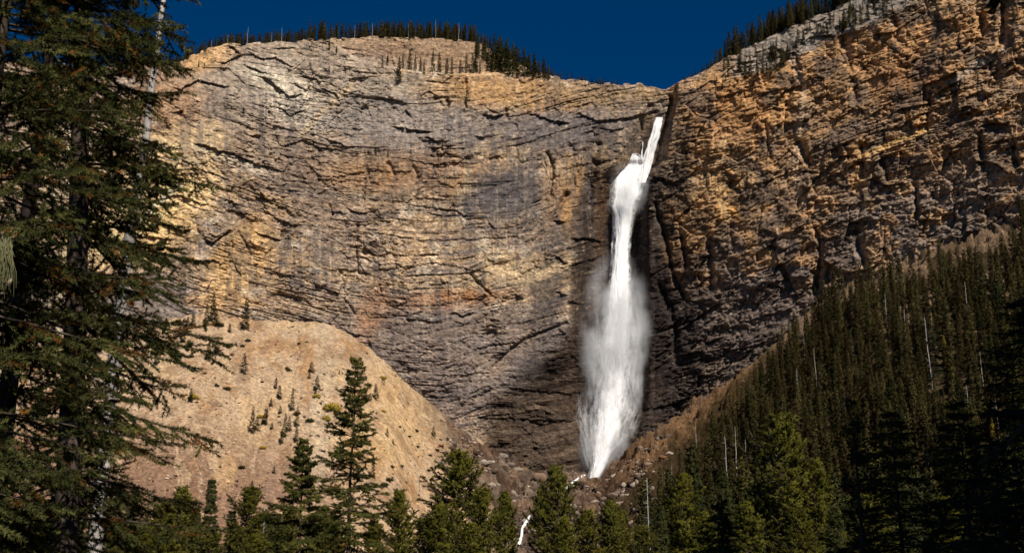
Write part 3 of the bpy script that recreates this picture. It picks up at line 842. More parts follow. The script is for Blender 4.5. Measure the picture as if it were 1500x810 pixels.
def tree_meshes(d, leafmat, barkmat, name):
    mw = np_mesh(name + "_trunk", *d['wood'], 4, barkmat)
    ml = np_mesh(name + "_crown", d['leaf'][0], d['leaf'][1], 3, leafmat, col=d['leaf'][2], nrm=d['leaf'][3])
    return mw, ml


def plant(name, meshes, loc, scale=1.0, rot=0.0, label=None, cat=None, group=None, wide=1.0, tilt=(0, 0)):
    e = empty(name, loc)
    e.scale = (scale * wide, scale * wide, scale); e.rotation_euler = (tilt[0], tilt[1], rot)
    tag(e, label, cat, group)
    if len(meshes) > 0: link("trunk", meshes[0], e)
    if len(meshes) > 1: link("crown", meshes[1], e)
    return e


def snag(seed, H=1.0, r=.012, stubs=22, sl=.05, lean=(0, 0), broken=.2):
    rng = np.random.default_rng(seed)
    n = 14
    zt = np.linspace(0, 1, n)
    wob = np.cumsum(rng.normal(size=(n, 2)) * H * .003, 0); wob[0] = 0
    ax = np.stack([lean[0] * zt + wob[:, 0], lean[1] * zt + wob[:, 1], zt * H], 1)
    rr = r * H * (1 - zt * (1 - broken))
    S = [tubes(ax[:-1], ax[1:], rr[:-1], rr[1:], 7)]
    h = .25 + .72 * rng.random(stubs); az = rng.random(stubs) * 6.283
    b = np.stack([np.interp(h, zt, ax[:, 0]), np.interp(h, zt, ax[:, 1]), h * H], 1)
    l = sl * H * (.3 + rng.random(stubs))
    d = unit(np.stack([np.cos(az), np.sin(az), rng.normal(size=stubs) * .35], 1))
    m = b + d * (l * .5)[:, None]; e = m + unit(d + np.array([0, 0, .5]) * rng.normal(size=(stubs, 1))) * (l * .5)[:, None]
    S.append(tubes(b, m, r * H * .22, r * H * .13, 3)); S.append(tubes(m, e, r * H * .13, r * H * .04, 3))
    off = 0; V = []; Fc = []
    for v_, f_ in S: V.append(v_); Fc.append(f_ + off); off += len(v_)
    return np.vstack(V), np.vstack(Fc)


# variants, one unit tall (far) --------------------------------------------------
FARV = []
for i in range(9):
    slim = [.085, .10, .12, .09, .11, .075, .13, .10, .095][i]
    d = conifer(500 + i, 1.0, slim, z0=[.1, .05, .04, .2, .12, .15, .03, .08, .1][i], nb=95, nt=5, total=2400, nl=.030, nw=.013, style='far', top_pow=[.8, .7, .75, .6, .8, .55, .8, .7, .65][i], thin=[.2, 0, 0, .5, .3, .4, 0, .2, .5][i], tr=.006, el0=-.5, el1=.3, sides=4)
    FARV.append((d, tree_meshes(d, M_far, M_bark, "far_spruce")))
SNAGV = [np_mesh("far_snag", *snag(60 + i, 1.0, .0085, 26, .06, broken=.25), 4, M_fargrey) for i in range(3)]

mass_V, mass_T, mass_C, mass_N, mass_off = [], [], [], [], 0
mass_WV, mass_WF, mass_woff = [], [], 0


def to_mass(k, loc, s, rot, wide):
    global mass_off, mass_woff
    d = FARV[k][0]
    c, sn = math.cos(rot), math.sin(rot)
    M = np.array([[c * wide, -sn * wide, 0], [sn * wide, c * wide, 0], [0, 0, 1]]) * s
    V, T, C, NR = d['leaf']
    mass_N.append(NR @ np.array([[c, -sn, 0], [sn, c, 0], [0, 0, 1]]).T)
    tint = .5 + 1.0 * random.random()
    mass_V.append(V @ M.T + np.array(loc)); mass_T.append(T + mass_off); mass_C.append(C * np.array([tint * (1 + .3 * random.random()), tint, tint])); mass_off += len(V)
    wv, wf = d['wood']
    n0 = 11 * 8; wv = wv[:n0]; wf = wf[np.all(wf < n0, axis=1)]
    mass_WV.append(wv @ M.T + np.array(loc)); mass_WF.append(wf + mass_woff); mass_woff += len(wv)


# --------- candidates: (size px, x, y, z, H, region)
cands = []
rp = np.random.default_rng(77)
# right-hand forest slope
FL = L([(400, 1500), (440, 1235), (500, 1150), (560, 1105), (620, 1066), (700, 1012), (760, 962), (830, 945)])
pts = []
cell = {}
na = 30000
LARCH = [(*ground_hit(u, v), hp) for u, v, hp in [(1386, 530, 30), (1450, 490, 34), (1455, 640, 26)]]
A_ = rp.uniform(.09, .50, na); Y_ = rp.uniform(230, 860, na); X_ = A_ * Y_
ok = (rp.random(na) < Y_ / 860) & (Y_ < AYB(A_) - 3)
Z_ = ground(X_, Y_); U_, V_ = P(X_, Y_, Z_)
ok &= (U_ > FL(V_)) & (U_ < 1600) & (V_ < 1000)
DN = fbm(U_ / 35.0, V_ / 35.0, 501, 3)
for i in np.where(ok)[0]:
    X, Y, z, u, v = float(X_[i]), float(Y_[i]), float(Z_[i]), U_[i], V_[i]
    key = (int(X / (9.0 if Y < 520 else 7.6)), int(Y / 9.0))
    if key in cell: continue
    if v < 450 and u > 1230 and DN[i] > .56: continue
    if any(ly - 34 < Y < ly + 4 and abs(X - lx * Y / ly) < 6 for lx, ly, lz, lh in LARCH): continue
    if u < 1130 and v < 640 and rp.random() < .45: continue
    cell[key] = 1
    H = (rp.uniform(17, 34) if rp.random() < .7 else rp.uniform(9, 18)) * (.75 if u < 1100 and v < 650 else 1)
    cands.append((.42 * H / Y, X, Y, z, H, 'slope', -1, 1.0))
# skyline woods, left ridge and right ridge
for _ in range(640):
    u = rp.uniform(178, 905)
    t0 = float(SKY(u)); Yt = float(cliff_at(u, t0 + 1))
    if u < 700: back = rp.uniform(0, 30); H = rp.uniform(10, 16) if u < 450 else rp.uniform(12, 23)
    elif u < 800: back = rp.uniform(0, 30); H = rp.uniform(9, 18)
    else: back = rp.uniform(1, 14); H = rp.uniform(6, 12) * (1 if u < 850 else .75)
    if u > 800 and rp.random() < .3: continue
    if u < 270: H *= .8
    x, y, z = W(u, t0 + 1 + 26 * (back / 260) ** .75 + 2, Yt + back)
    cands.append((.5 * H / Yt, float(x), float(y), float(z), H, 'ridge_left', -1, 1.0))
for _ in range(300):
    u = rp.uniform(1000, 1330)
    t0 = float(SKY(u)); Yt = float(cliff_at(u, t0 + 1)); back = rp.uniform(0, 40); H = rp.uniform(15, 31) * (.30 + .70 * sm(1030, 1075, u))
    x, y, z = W(u, t0 + 3 + 26 * (back / 260) ** .75, Yt + back)
    cands.append((.5 * H / Yt, float(x), float(y), float(z), H, 'ridge_right', -1, 1.0))
LAB = {
    'slope': ("tall narrow dark green spruce packed in the dense forest on the right-hand slope", "spruces in the forest on the right slope"),
    'ridge_left': ("small dark spruce in the skyline wood on top of the left cliff", "spruces on the skyline of the left cliff"),
    'ridge_right': ("dark spruce in the row climbing the skyline above the right cliff", "spruces on the skyline of the right cliff"),
    'bench': ("dark spruce standing on the tree-lined bench near the top of the left cliff", "spruces on the bench of the left cliff"),
    'face': ("lone small dark spruce clinging to a ledge on the left rock face", "small spruces on ledges of the left face"),
    'rock_right': ("dark spruce rooted on the bare rock ledges of the right cliff", "spruces on ledges of the right cliff"),
    'talus': ("small dark spruce growing on the open tan talus slope", "spruces scattered on the talus slope"),
    'valley': ("dark spruce in the wood along the valley floor below the slopes", "spruces of the valley-floor wood"),
}

# trees on cliff ledges, read one by one: (u, v base, height px)
LEDGE_TREES = [(634, 106, 42), (643, 106, 36), (584, 122, 48), (590, 100, 28), (560, 98, 20), (568, 92, 18), (600, 102, 34), (608, 104, 30), (616, 105, 26), (621, 107, 22), (655, 108, 28), (662, 108, 30), (674, 107, 24),
               (683, 107, 34), (692, 107, 36), (697, 105, 30), (703, 108, 22), (716, 104, 40), (722, 106, 52), (730, 106, 58), (737, 107, 46), (745, 109, 50), (752, 109, 56), (760, 110, 48), (768, 111, 50), (775, 112, 40), (783, 113, 44), (790, 114, 30), (797, 114, 36), (804, 115, 24),
               (482, 73, 18), (511, 118, 24), (493, 76, 12), (356, 170, 18), (482, 108, 14), (550, 228, 22), (568, 228, 14), (655, 148, 26), (683, 158, 24), (291, 98, 14), (299, 100, 12), (420, 60, 12), (733, 96, 52), (724, 90, 50), (742, 100, 50), (756, 104, 44), (700, 84, 40), (710, 88, 42)]
for u, v, hp in LEDGE_TREES:
    Y = float(cliff_at(u, v + 1)) - .3
    x, y, z = W(u, v + 1, Y); H = hp * Y / F / .97
    k = random.choice([1, 2, 4, 6, 7])
    cands.append((H / Y, float(x), float(y), float(z), H, 'bench' if 540 < u < 810 and v < 120 else 'face', k, 1.15))
for u, v, hp in [(q, 122 - .43 * (q - 1050) + random.uniform(-20, 4), random.uniform(14, 32)) for q in [random.uniform(1050, 1330) for _ in range(46)]] + [(1064, 88, 20), (1085, 108, 40), (1100, 108, 36), (1118, 106, 30), (1130, 108, 34), (1137, 105, 40), (1146, 98, 36), (1149, 96, 30), (1063, 118, 16), (1059, 130, 18), (1193, 62, 20), (1207, 55, 26), (1217, 40, 14), (1238, 40, 32), (1245, 36, 34), (1252, 38, 40), (1262, 36, 38),
                 (1272, 28, 30), (1282, 22, 34), (1300, 24, 26), (1308, 20, 22), (1486, 34, 36), (1492, 30, 30), (1072, 222, 10), (1154, 82, 20), (1092, 112, 26), (1110, 110, 30), (1124, 108, 26), (1287, 55, 14), (1050, 116, 8), (1140, 158, 22), (1040, 186, 14)]:
    Y = float(cliff_at(u, v + 1)) - .3
    x, y, z = W(u, v + 1, Y); H = hp * Y / F / .97
    cands.append((H / Y, float(x), float(y), float(z), H, 'rock_right', random.choice([1, 2, 4, 6, 7]), 1.15))

# trees on the talus
TAL = [(311, 473, 46), (316, 478, 26), (302, 474, 30), (359, 483, 48), (336, 487, 14), (305, 528, 28), (318, 516, 24), (357, 548, 32), (253, 515, 32), (262, 494, 28), (268, 502, 36), (274, 490, 26), (282, 478, 20), (258, 524, 26), (225, 520, 30), (230, 535, 24), (213, 530, 34), (206, 540, 30), (240, 486, 12),
       (279, 590, 22), (369, 636, 40), (376, 630, 20), (388, 622, 22), (391, 612, 14), (404, 570, 18), (409, 584, 20), (397, 596, 14), (417, 640, 34), (412, 650, 22), (423, 632, 22), (428, 600, 32), (434, 646, 22), (435, 624, 30), (367, 748, 42), (410, 606, 12), (398, 630, 12), (456, 545, 16), (464, 571, 22), (462, 576, 10),
       (550, 586, 24), (534, 588, 20), (567, 640, 14), (576, 650, 8), (635, 640, 16), (401, 695, 12), (497, 548, 8), (493, 672, 12), (500, 680, 14), (546, 700, 34), (453, 555, 10)]
for u, v, hp in TAL:
    h = ground_hit(u, v)
    if not h: continue
    x, y, z = h; H = hp * y / F / .95
    cands.append((H / y, x, y, z, H, 'talus', random.choice([1, 2, 4, 6]), 1.25 if hp > 28 else 2.1))


for i in range(60):
    Y = random.uniform(150, 330); u = random.choice([random.uniform(-40, 520), random.uniform(930, 1540)])
    x, y, zt = W(u, random.uniform(752, 800), Y); x, y, zt = float(x), float(y), float(zt)
    z = gz(x, y); H = zt - z
    if 5 < H < 34: cands.append((.6 * H / Y, x, y, z, H, 'valley', random.choice([1, 2, 4, 6, 7]), 1.3))
cands.sort(key=lambda c: -c[0])
nth = 0
for c in cands:
    q, x, y, z, H, reg, k, wide = c
    u, v = P(x, y, z); ut, vt = P(x, y, z + H)
    if k < 0: k = random.randrange(len(FARV))
    rot = random.random() * 6.28; wide *= random.uniform(.75, 1.2)
    vis = (0 < u < 1500) and (vt < 770) and (v > 5)
    if vis and nth < 248:
        nth += 1
        plant("spruce_tree", FARV[k][1], (x, y, z - .4), H, rot, LAB[reg][0], "spruce", LAB[reg][1], wide)
    else:
        to_mass(k, (x, y, z - .4), H, rot, wide)

# shrubs (dark and autumn yellow) on the talus
def shrub(seed, n=150):
    rng = np.random.default_rng(seed)
    p = unit(rng.normal(size=(n, 3))) * (rng.random((n, 1)) ** .4) * np.array([.6, .6, .45]); p[:, 2] = np.abs(p[:, 2])
    return needles(rng, p * .6, unit(p + .1), np.full(n, .3), 1000, .15, .06, .9)[:3]
SH = [shrub(i) for i in (1, 2, 3)]
SHM = [[np_mesh("shrub_leaves", v_, t_, 3, m, col=np.stack([c_] * 3, 1), nrm=unit(v_ + [0, 0, .1])) for v_, t_, c_ in SH] for m in (M_bush, M_larch)]
stems_v, stems_f = tubes(np.zeros((7, 3)), unit(np.random.default_rng(3).normal(size=(7, 3)) * [1, 1, .4] + [0, 0, 1]) * .4, .02, .008, 3)
SHT = np_mesh("shrub_stems", stems_v, stems_f, 4, M_bark)
def bush(u, v, hp, yellow, lab, grp):
    h = ground_hit(u, v)
    if not h: return
    x, y, z = h; s = hp * y / F / .5 * .62
    e = empty("shrub", (x, y, z - .05)); e.scale = (s * 1.1, s * 1.1, s); e.rotation_euler = (0, 0, random.random() * 6)
    tag(e, lab, "shrub", grp); link("foliage", random.choice(SHM[1 if yellow else 0]), e); link("stem", SHT, e)
for u, v, hp in [(332, 571, 8), (318, 566, 5), (363, 500, 6), (355, 508, 5), (321, 478, 10), (281, 523, 5), (454, 618, 9), (435, 608, 8), (539, 566, 8), (289, 637, 5), (278, 612, 4), (288, 590, 4), (574, 685, 6), (588, 684, 5), (563, 712, 8), (570, 705, 8), (354, 686, 7), (610, 632, 5), (449, 502, 4), (420, 540, 4), (422, 542, 5), (438, 504, 4), (630, 668, 5), (640, 660, 5), (628, 690, 5), (600, 640, 4), (384, 560, 4), (340, 520, 4), (300, 548, 4), (620, 700, 5), (645, 645, 4), (612, 655, 4), (585, 626, 4)]:
    bush(u, v, hp, False, "low dark rounded shrub on the open talus slope", "dark shrubs on the talus")
for u, v, hp in [(486, 602, 18), (464, 582, 8), (560, 556, 9), (477, 615, 10), (284, 585, 12), (382, 612, 8), (385, 657, 7), (561, 604, 6)]:
    bush(u, v, hp, True, "small autumn yellow bush on the tan talus slope", "yellow shrubs on the talus")
larch = tree_meshes(FARV[4][0], M_larch, M_bark, "golden_larch")
for lx, ly, lz, hp in LARCH:
    y2 = ly - 3; x2 = lx * y2 / ly; y = ly
    plant("larch_tree", larch, (x2, y2, gz(x2, y2)), hp * y / F * 1.4, 0, "golden autumn larch glowing among the dark spruces of the right slope", "larch", "golden larches in the right forest")

# snags
for u, v, hp, k in [(1068, 735, 105, 0), (1080, 700, 85, 1), (1095, 690, 55, 2), (985, 720, 45, 1), (1000, 745, 60, 0), (1102, 660, 40, 2), (1170, 590, 60, 1), (1196, 560, 60, 0), (1178, 520, 50, 2), (1330, 520, 80, 1), (1365, 560, 110, 0), (1420, 620, 70, 2), (1440, 560, 60, 1),
                    (1470, 680, 110, 0), (1480, 660, 80, 2), (1240, 620, 60, 1), (1300, 480, 60, 2), (1420, 470, 70, 0), (1150, 640, 60, 2), (1362, 700, 60, 1), (1120, 745, 60, 0), (1020, 650, 40, 1)]:
    h = ground_hit(u, v)
    if not h: continue
    x, y, z = h; y -= 8; x = x * y / (y + 8); z = gz(x, y); H = hp * y / F
    e = plant("dead_tree", [], (x, y, z - .5), H, random.random() * 6, "bare pale grey dead trunk standing among the dark spruces of the right slope", "dead tree", "dead trunks in the right forest", 1.2)
    link("trunk", SNAGV[k], e)
for u, hp in [(298, 18), (309, 21), (333, 22), (362, 33), (397, 22), (412, 30), (519, 28), (545, 30), (598, 28), (638, 36), (672, 34)]:
    if hp == 0: continue
    t0 = float(SKY(u)); Y = float(cliff_at(u, t0 + 1)) + 1
    x, y, z = W(u, t0 + 2.5, Y)
    e = plant("dead_tree", [], (float(x), float(y), float(z) - .5), hp * Y / F, random.random() * 6, "thin white dead trunk sticking out of the wood on the left cliff top", "dead tree", "dead trunks on the left cliff top", 1.3)
    link("trunk", SNAGV[random.randrange(3)], e)

# ------------------------------------------------------------------ valley-floor trees near the viewpoint
def at(u, vtop, Y):
    x, y, zt = W(u, vtop, Y)
    g = gz(float(x), float(y))
    return (float(x), float(y), g), float(zt) - g


PINE = []
for i in range(5):
    d = conifer(700 + i, 1.0, [.17, .15, .19, .14, .16][i], z0=.1, nb=70, nt=9, total=60000, nl=.017, nw=.0042, style='pine', el0=-.1, el1=.9, tr=.011, thin=.15, sub=2, tpow=.55, spread=.9)
    PINE.append(tree_meshes(d, M_pine, M_bark, "pine"))
MIDS = []
for i in range(4):
    d = conifer(800 + i, 1.0, [.135, .12, .15, .11][i], z0=.05, nb=110, nt=10, total=60000, nl=.014, nw=.0042, sub=2, style='spruce', top_pow=.8, el0=-.3, el1=.6, tr=.010)
    MIDS.append(tree_meshes(d, M_pine if i == 3 else M_spruce, M_bark, "mid_spruce"))

NEARV = [  # u, vtop, Y, kind, width, label
    (672, 668, 95, 'p', 1.15, "dense rounded yellow-green pine with a blunt top right of the talus"),
    (640, 745, 80, 'p', 1.2, "low bushy pine at the foot of the blunt-topped pine"),
    (706, 722, 90, 'p', 1.0, "bushy yellow-green pine just right of the blunt-topped pine"),
    (739, 724, 105, 'p', .8, "slim pointed pine left of the small white stream"),
    (585, 722, 85, 'p', .95, "conical yellow-green pine standing right of the two central spruces"),
    (793, 722, 100, 'p', .75, "small pine crown beside the white stream"),
    (814, 688, 90, 'p', .85, "tall slim dark pine in front of the waterfall pool outlet"),
    (858, 752, 85, 'p', 1.0, "small rounded pine below the boulder apron"),
    (893, 736, 85, 'p', .95, "bushy pine with a forked top at the right of the boulder apron"),
    (910, 752, 90, 'p', .8, "small pine tucked against the forked pine"),
    (968, 742, 75, 's', .9, "young blue-green spruce beside the thin white dead trunk"),
    (1000, 700, 110, 'p', .9, "brownish pine at the left edge of the right-hand forest"),
    (1140, 618, 120, 'p', .95, "tall bright yellow-green pine rising in front of the right-hand forest"),
    (1092, 738, 80, 'p', 1.1, "bright yellow-green young pine low in front of the right-hand forest"),
    (1190, 680, 120, 'p', 1.0, "broad olive pine right of the tall bright pine"),
    (1165, 742, 85, 'p', 1.1, "low yellow-green pine below the broad olive pine"),
    (1060, 690, 130, 'm', 1.0, "dark spruce left of the bright young pine"),
    (368, 720, 130, 'p', 1.0, "yellow-green pine at the foot of the talus under a slim spruce"),
    (312, 702, 150, 's', .8, "slim pointed spruce at the foot of the talus, left of the yellow-green pine"),
    (267, 718, 110, 'p', 1.1, "broad yellow-green pine right of the big left spruce"),
    (240, 742, 95, 'p', 1.2, "olive pine low beside the big left spruce"),
    (290, 745, 140, 'm', .9, "short dark spruce between broad pine and slim spruce"),
    (340, 748, 130, 'm', 1.0, "short spruce left of the yellow-green pine"),
    (405, 752, 130, 'm', 1.1, "dark little spruce behind the shorter central spruce"),
    (425, 745, 120, 'p', .8, "narrow pine left of the shorter central spruce"),
    (200, 716, 120, 'm', 1.0, "dark spruce half hidden by the drooping dark branch"),
    (170, 706, 130, 'm', 1.0, "dark spruce behind the drooping branch near the big trunk"),
    (480, 760, 110, 'p', 1.1, "low olive pine between the two central spruces"),
    (548, 765, 100, 'p', 1.1, "low olive pine right of the taller central spruce"),
    (620, 762, 100, 'p', 1.0, "low pine left of the blunt-topped pine"),
    (826, 764, 80, 'p', .9, "low olive pine right of the stream"),
    (690, 770, 70, 'p', 1.2, "lowest bushy pine at the bottom edge below the blunt-topped pine"),
    (940, 775, 70, 'p', 1.1, "low pine left of the thin white dead trunk"),
    (1030, 752, 90, 'p', 1.0, "olive pine in the bottom row left of the bright young pine"),
    (1220, 742, 95, 'm', 1.2, "dark spruce in the bottom row behind the leafless leader"),
    (1270, 730, 110, 'p', 1.1, "olive pine behind the shaded spruces at lower right"),
    (1330, 722, 120, 'm', 1.1, "dark spruce behind the shaded spruces at lower right"),
    (1380, 735, 110, 'p', 1.1, "yellowish pine glimpsed between the shaded spruces at lower right"),
    (1440, 715, 120, 'm', 1.2, "dark spruce behind the shaded right-edge spruce"),
    (1480, 740, 100, 'p', 1.1, "olive pine glimpsed at the right edge"),
    (120, 740, 100, 'm', 1.2, "dark spruce behind the trunk of the big left spruce"),
    (60, 735, 90, 'p', 1.2, "olive pine behind the lower boughs at the left edge"),
    (20, 750, 80, 'm', 1.3, "dark spruce low at the left edge"),
    (150, 760, 70, 'p', 1.2, "low olive pine under the big left spruce"),
    (215, 772, 62, 'p', 1.3, "low brownish pine under the drooping dark branch"),
    (310, 778, 85, 'p', 1.2, "low yellow-green pine at the bottom edge below the slim spruce"),
    (375, 785, 80, 'p', 1.2, "lowest pine at the bottom edge below the talus"),
]
for i, (u, vt, Y, k, wd, lab) in enumerate(NEARV):
    loc, H = at(u, vt, Y)
    if k == 'p': plant("pine_tree", PINE[i % 5], loc, H, random.random() * 6, lab, "pine", None, wd)
    else: plant("spruce_tree", MIDS[i % 3], loc, H, random.random() * 6, lab, "spruce", None, wd)

# filler wood further back on the valley floor
for i in range(60):
    Y = random.uniform(150, 330); u = random.choice([random.uniform(-40, 520), random.uniform(930, 1540)])
    if 560 < u < 930: continue
    loc, H = at(u, random.uniform(752, 800), Y)
    if H < 5 or H > 34: continue
    if i % 2 == 0: plant("pine_tree", PINE[i % 5], loc, H, random.random() * 6, "olive pine in the wood along the valley floor below the slopes", "pine", "pines of the valley-floor wood")

# thin white dead trunks near the valley trees
for u, vt, Y, lab in ((948, 700, 110, "tall thin white dead trunk right of the boulder apron"), (936, 768, 95, "short bare grey dead trunk at the bottom edge beside the tall thin one")):
    loc, H = at(u, vt, Y)
    e = empty("dead_tree", loc); tag(e, lab, "dead tree")
    link("trunk", np_mesh("white_snag", *snag(int(u), H, .0062, 34, .05, broken=.3), 4, M_fargrey), e)
loc, H = at(384, 705, 160)
e = empty("dead_tree", loc); tag(e, "slender bare white dead tree leaning in front of the lower talus", "dead tree")
link("trunk", np_mesh("white_snag", *snag(5, H, .005, 50, .09, lean=(.9, 0), broken=.2), 4, M_fargrey), e)

# --- the two central spruces
def hero_tree(name, d, loc, label, leaf, bark):
    e = empty(name, loc); tag(e, label, "spruce")
    mw, ml = tree_meshes(d, leaf, bark, name)
    link("trunk", mw, e); link("crown", ml, e)
    return e


loc, H = at(520, 524, 46)
d = conifer(901, H, 1.8, z0=.12, nb=115, nt=8, dens=190, nl=.08, nw=.022, spread=.9, twl=1.1, style='spruce', sub=3, top_pow=.62, el0=-.1, el1=.75, tr=.11, thin=.25, brown=.07)
hero_tree("spruce_tree", d, loc, "taller of the two ragged spruces standing in front of the tan talus", M_spruce, M_bark)
loc, H = at(446, 642, 44)
d = conifer(905, H, 1.75, z0=.05, nb=115, nt=9, dens=190, nl=.075, nw=.02, spread=.9, style='spruce', sub=3, top_pow=.75, el0=-.2, el1=.7, tr=.10)
hero_tree("spruce_tree", d, loc, "shorter blue-green spruce left of the tall ragged one before the talus", M_spruce, M_bark)

# --- the big spruces along the left edge
HV = dict(nl=.038, nw=.0075, style='spruce', top_pow=.55, skirt=.38, spread=.95, twl=1.15, el0=-.25, el1=.35)
def near_spruce(seed, u_base, Y, H, R, nb, lean, label, azc, azw, **kw):
    x, y, _ = W(u_base, 700, Y)
    g = gz(float(x), float(y))
    a = dict(HV); a.update(kw)
    d = conifer(seed, H, R, z0=.12, nb=nb, nt=a.pop('nt', 11), dens=a.pop('dens', 420), cull=lambda p: np.where((np.abs(P(p[:, 0] + float(x), p[:, 1] + float(y), p[:, 2] + g)[0] - 300) < 480) & (P(p[:, 0] + float(x), p[:, 1] + float(y), p[:, 2] + g)[1] > -150) & (P(p[:, 0] + float(x), p[:, 1] + float(y), p[:, 2] + g)[1] < 900), 1.0, .15), sub=a.pop('sub', 3), lean=lean, tr=a.pop('tr', .14), vis=(azc, azw), brown=.10, sides=10, **a)
    return hero_tree("spruce_tree", d, (float(x), float(y), g - .1), label, M_hero, M_bark), d


near_spruce(911, 112, 11.5, 15.0, 1.62, 170, (-1.3, 0), "big near spruce whose dark trunk and long boughs fill the left of the view", -.3, 6.0)
near_spruce(912, -95, 10.0, 14.0, 2.1, 120, (0, .3), "near spruce at the extreme left edge with dense dark boughs", -.2, 3.6, tr=.16)
near_spruce(913, 5, 15.0, 17.0, 1.9, 95, (.2, 0), "near spruce standing behind the big left spruce", 0, 6.2, dens=260, nl=.045, nw=.010)

# grey dead tree behind the big spruce
x, y, _ = W(168, 600, 21)
g = gz(float(x), float(y))
zt = np.array([g, *[float(W(q, w, 21)[2]) for q, w in ((177, 440), (180, 400), (187, 360), (196, 325), (210, 230), (222, 130), (230, 75), (237, 30), (241, -10), (246, -60))]])
xt = np.array([float(W(168, 600, 21)[0]) - .15, *[float(W(q, w, 21)[0]) for q, w in ((177, 440), (180, 400), (187, 360), (196, 325), (210, 230), (222, 130), (230, 75), (237, 30), (241, -10), (246, -60))]])
rr = np.array([.13, .105, .10, .10, .095, .075, .062, .055, .048, .04, .03])
ax = np.stack([xt - xt[0], np.random.default_rng(4).normal(size=len(xt)) * .05, zt - g], 1)
rng = np.random.default_rng(8)
V1, F1_ = tubes(ax[:-1], ax[1:], rr[:-1], rr[1:], 10)
hh = rng.uniform(1.5, 9.5, 60); bz = hh; bxx = np.interp(bz, ax[:, 2], ax[:, 0]); azz = rng.random(60) * 6.28
b0 = np.stack([bxx, np.zeros(60), bz], 1); dl = rng.uniform(.2, 1.1, 60)
dd = unit(np.stack([np.cos(azz), np.sin(azz), rng.normal(size=60) * .3 - .15], 1))
b1 = b0 + dd * (dl * .5)[:, None]; b2 = b1 + unit(dd + rng.normal(size=(60, 3)) * .35 + [0, 0, -.25]) * (dl * .5)[:, None]
b3 = b1 + unit(dd + rng.normal(size=(60, 3)) * .8) * (dl * .3)[:, None]
S = [(V1, F1_), tubes(b0, b1, .014, .009, 4), tubes(b1, b2, .009, .003, 4), tubes(b1, b3, .006, .002, 3)]
off = 0; VV = []; FF = []
for v_, f_ in S: VV.append(v_); FF.append(f_ + off); off += len(v_)
e = empty("dead_tree", (float(xt[0]), 21, g)); tag(e, "grey weathered dead tree leaning right behind the boughs of the big left spruce", "dead tree")
link("trunk", np_mesh("grey_trunk", np.vstack(VV), np.vstack(FF), 4, M_grey), e)

# pale lichen hanging at the left edge
rng = np.random.default_rng(5)
n = 260
n = 150
p0 = np.stack([rng.normal(size=n) * .022, rng.normal(size=n) * .03, rng.uniform(-.12, 0, n)], 1)
l = rng.uniform(.12, .36, n); p1 = p0 + np.stack([rng.normal(size=n) * .02, rng.normal(size=n) * .02, -l * .5], 1); p2 = p1 + np.stack([rng.normal(size=n) * .02, rng.normal(size=n) * .02, -l * .5], 1)
a1, f1 = tubes(p0, p1, .003, .0025, 3); a2, f2 = tubes(p1, p2, .0025, .001, 3)
x, y, z = W(10, 348, 9.0)
o = link("hanging_lichen", np_mesh("hanging_lichen", np.vstack([a1, a2]), np.vstack([f1, f2 + len(a1)]), 4, M_lichen, col=np.ones((len(a1) + len(a2), 3)), nrm=np.tile([.3, -.8, .3], (len(a1) + len(a2), 1))), loc=(float(x), float(y), float(z)))
tag(o, "pale yellow-green beard lichen hanging from a bough at the left edge", "lichen")

# --- shaded spruces at lower right
SH_T = [(1247, 580, 21, .95, 46, .35, "sparse dark shaded spruce with a bare spiky leader at lower right", 921, .95, 1.0), (1306, 600, 23, 1.25, 90, .1, "dark shaded spruce between the spiky leader and the layered spruce", 922, 1.5, .7),
        (1402, 585, 25, 1.5, 110, 0, "dark shaded spruce with flat layered boughs at lower right", 923, 1.75, .75), (1497, 430, 24, 1.9, 120, 0, "tall dark shaded spruce cut by the right edge of the view", 924, 2.2, .7), (1052, 735, 30, .8, 70, 0, "small black shaded spruce top in front of the right-hand forest", 925, 1.3, .7),
        (1455, 640, 20, 1.5, 80, .1, "dark shaded spruce overlapping the right-edge spruce", 927, 1.6, .7)]
for u, vt, Y, R, nb, th, lab, sd, rr_, tp in SH_T:
    loc, H = at(u, vt, Y)
    rr_ *= 1.0 if sd in (921, 925) else 1.1
    d = conifer(sd, H, rr_, z0=.1, nb=nb, nt=9, dens=120, nl=.05, nw=.011, style='spruce', sub=3, top_pow=tp, el0=-.15, el1=.15 if sd != 921 else .5, tr=.07, thin=th)
    hero_tree("spruce_tree", d, loc, lab, M_hero, M_bark)

# unseen big trees added right of the viewpoint to shade these spruces
SUN_AZ, SUN_EL = math.radians(26), math.radians(44)
SB = []
for i in range(2):
    d = conifer(950 + i, 1.0, .20, z0=.03, nb=190, nt=10, total=170000, nl=.0075, nw=.0032, sub=2, style='spruce', top_pow=.6, tr=.012)
    SB.append(tree_meshes(d, M_spruce, M_bark, "shade_caster_spruce"))
for i, (u, Y, t, H) in enumerate([(1250, 21, 13, 27), (1250, 21, 8, 22), (1306, 23, 14, 28), (1402, 25, 13, 26), (1450, 22, 10, 24), (1497, 24, 11, 27), (1345, 19, 9, 22), (1052, 30, 21, 30)]):
    x, y, _ = W(u, 700, Y)
    x = float(x) + t * math.sin(SUN_AZ); y = float(y) - t * math.cos(SUN_AZ)
    if y > -3: x = max(x, .5 * max(y, 0) + 7.2)
    plant("spruce_tree", SB[i % 2], (x, y, -1.0), H, i * 1.3, "unseen tall broad spruce added outside the right edge to shade the lower-right spruces", "spruce", "unseen shade-casting grove")

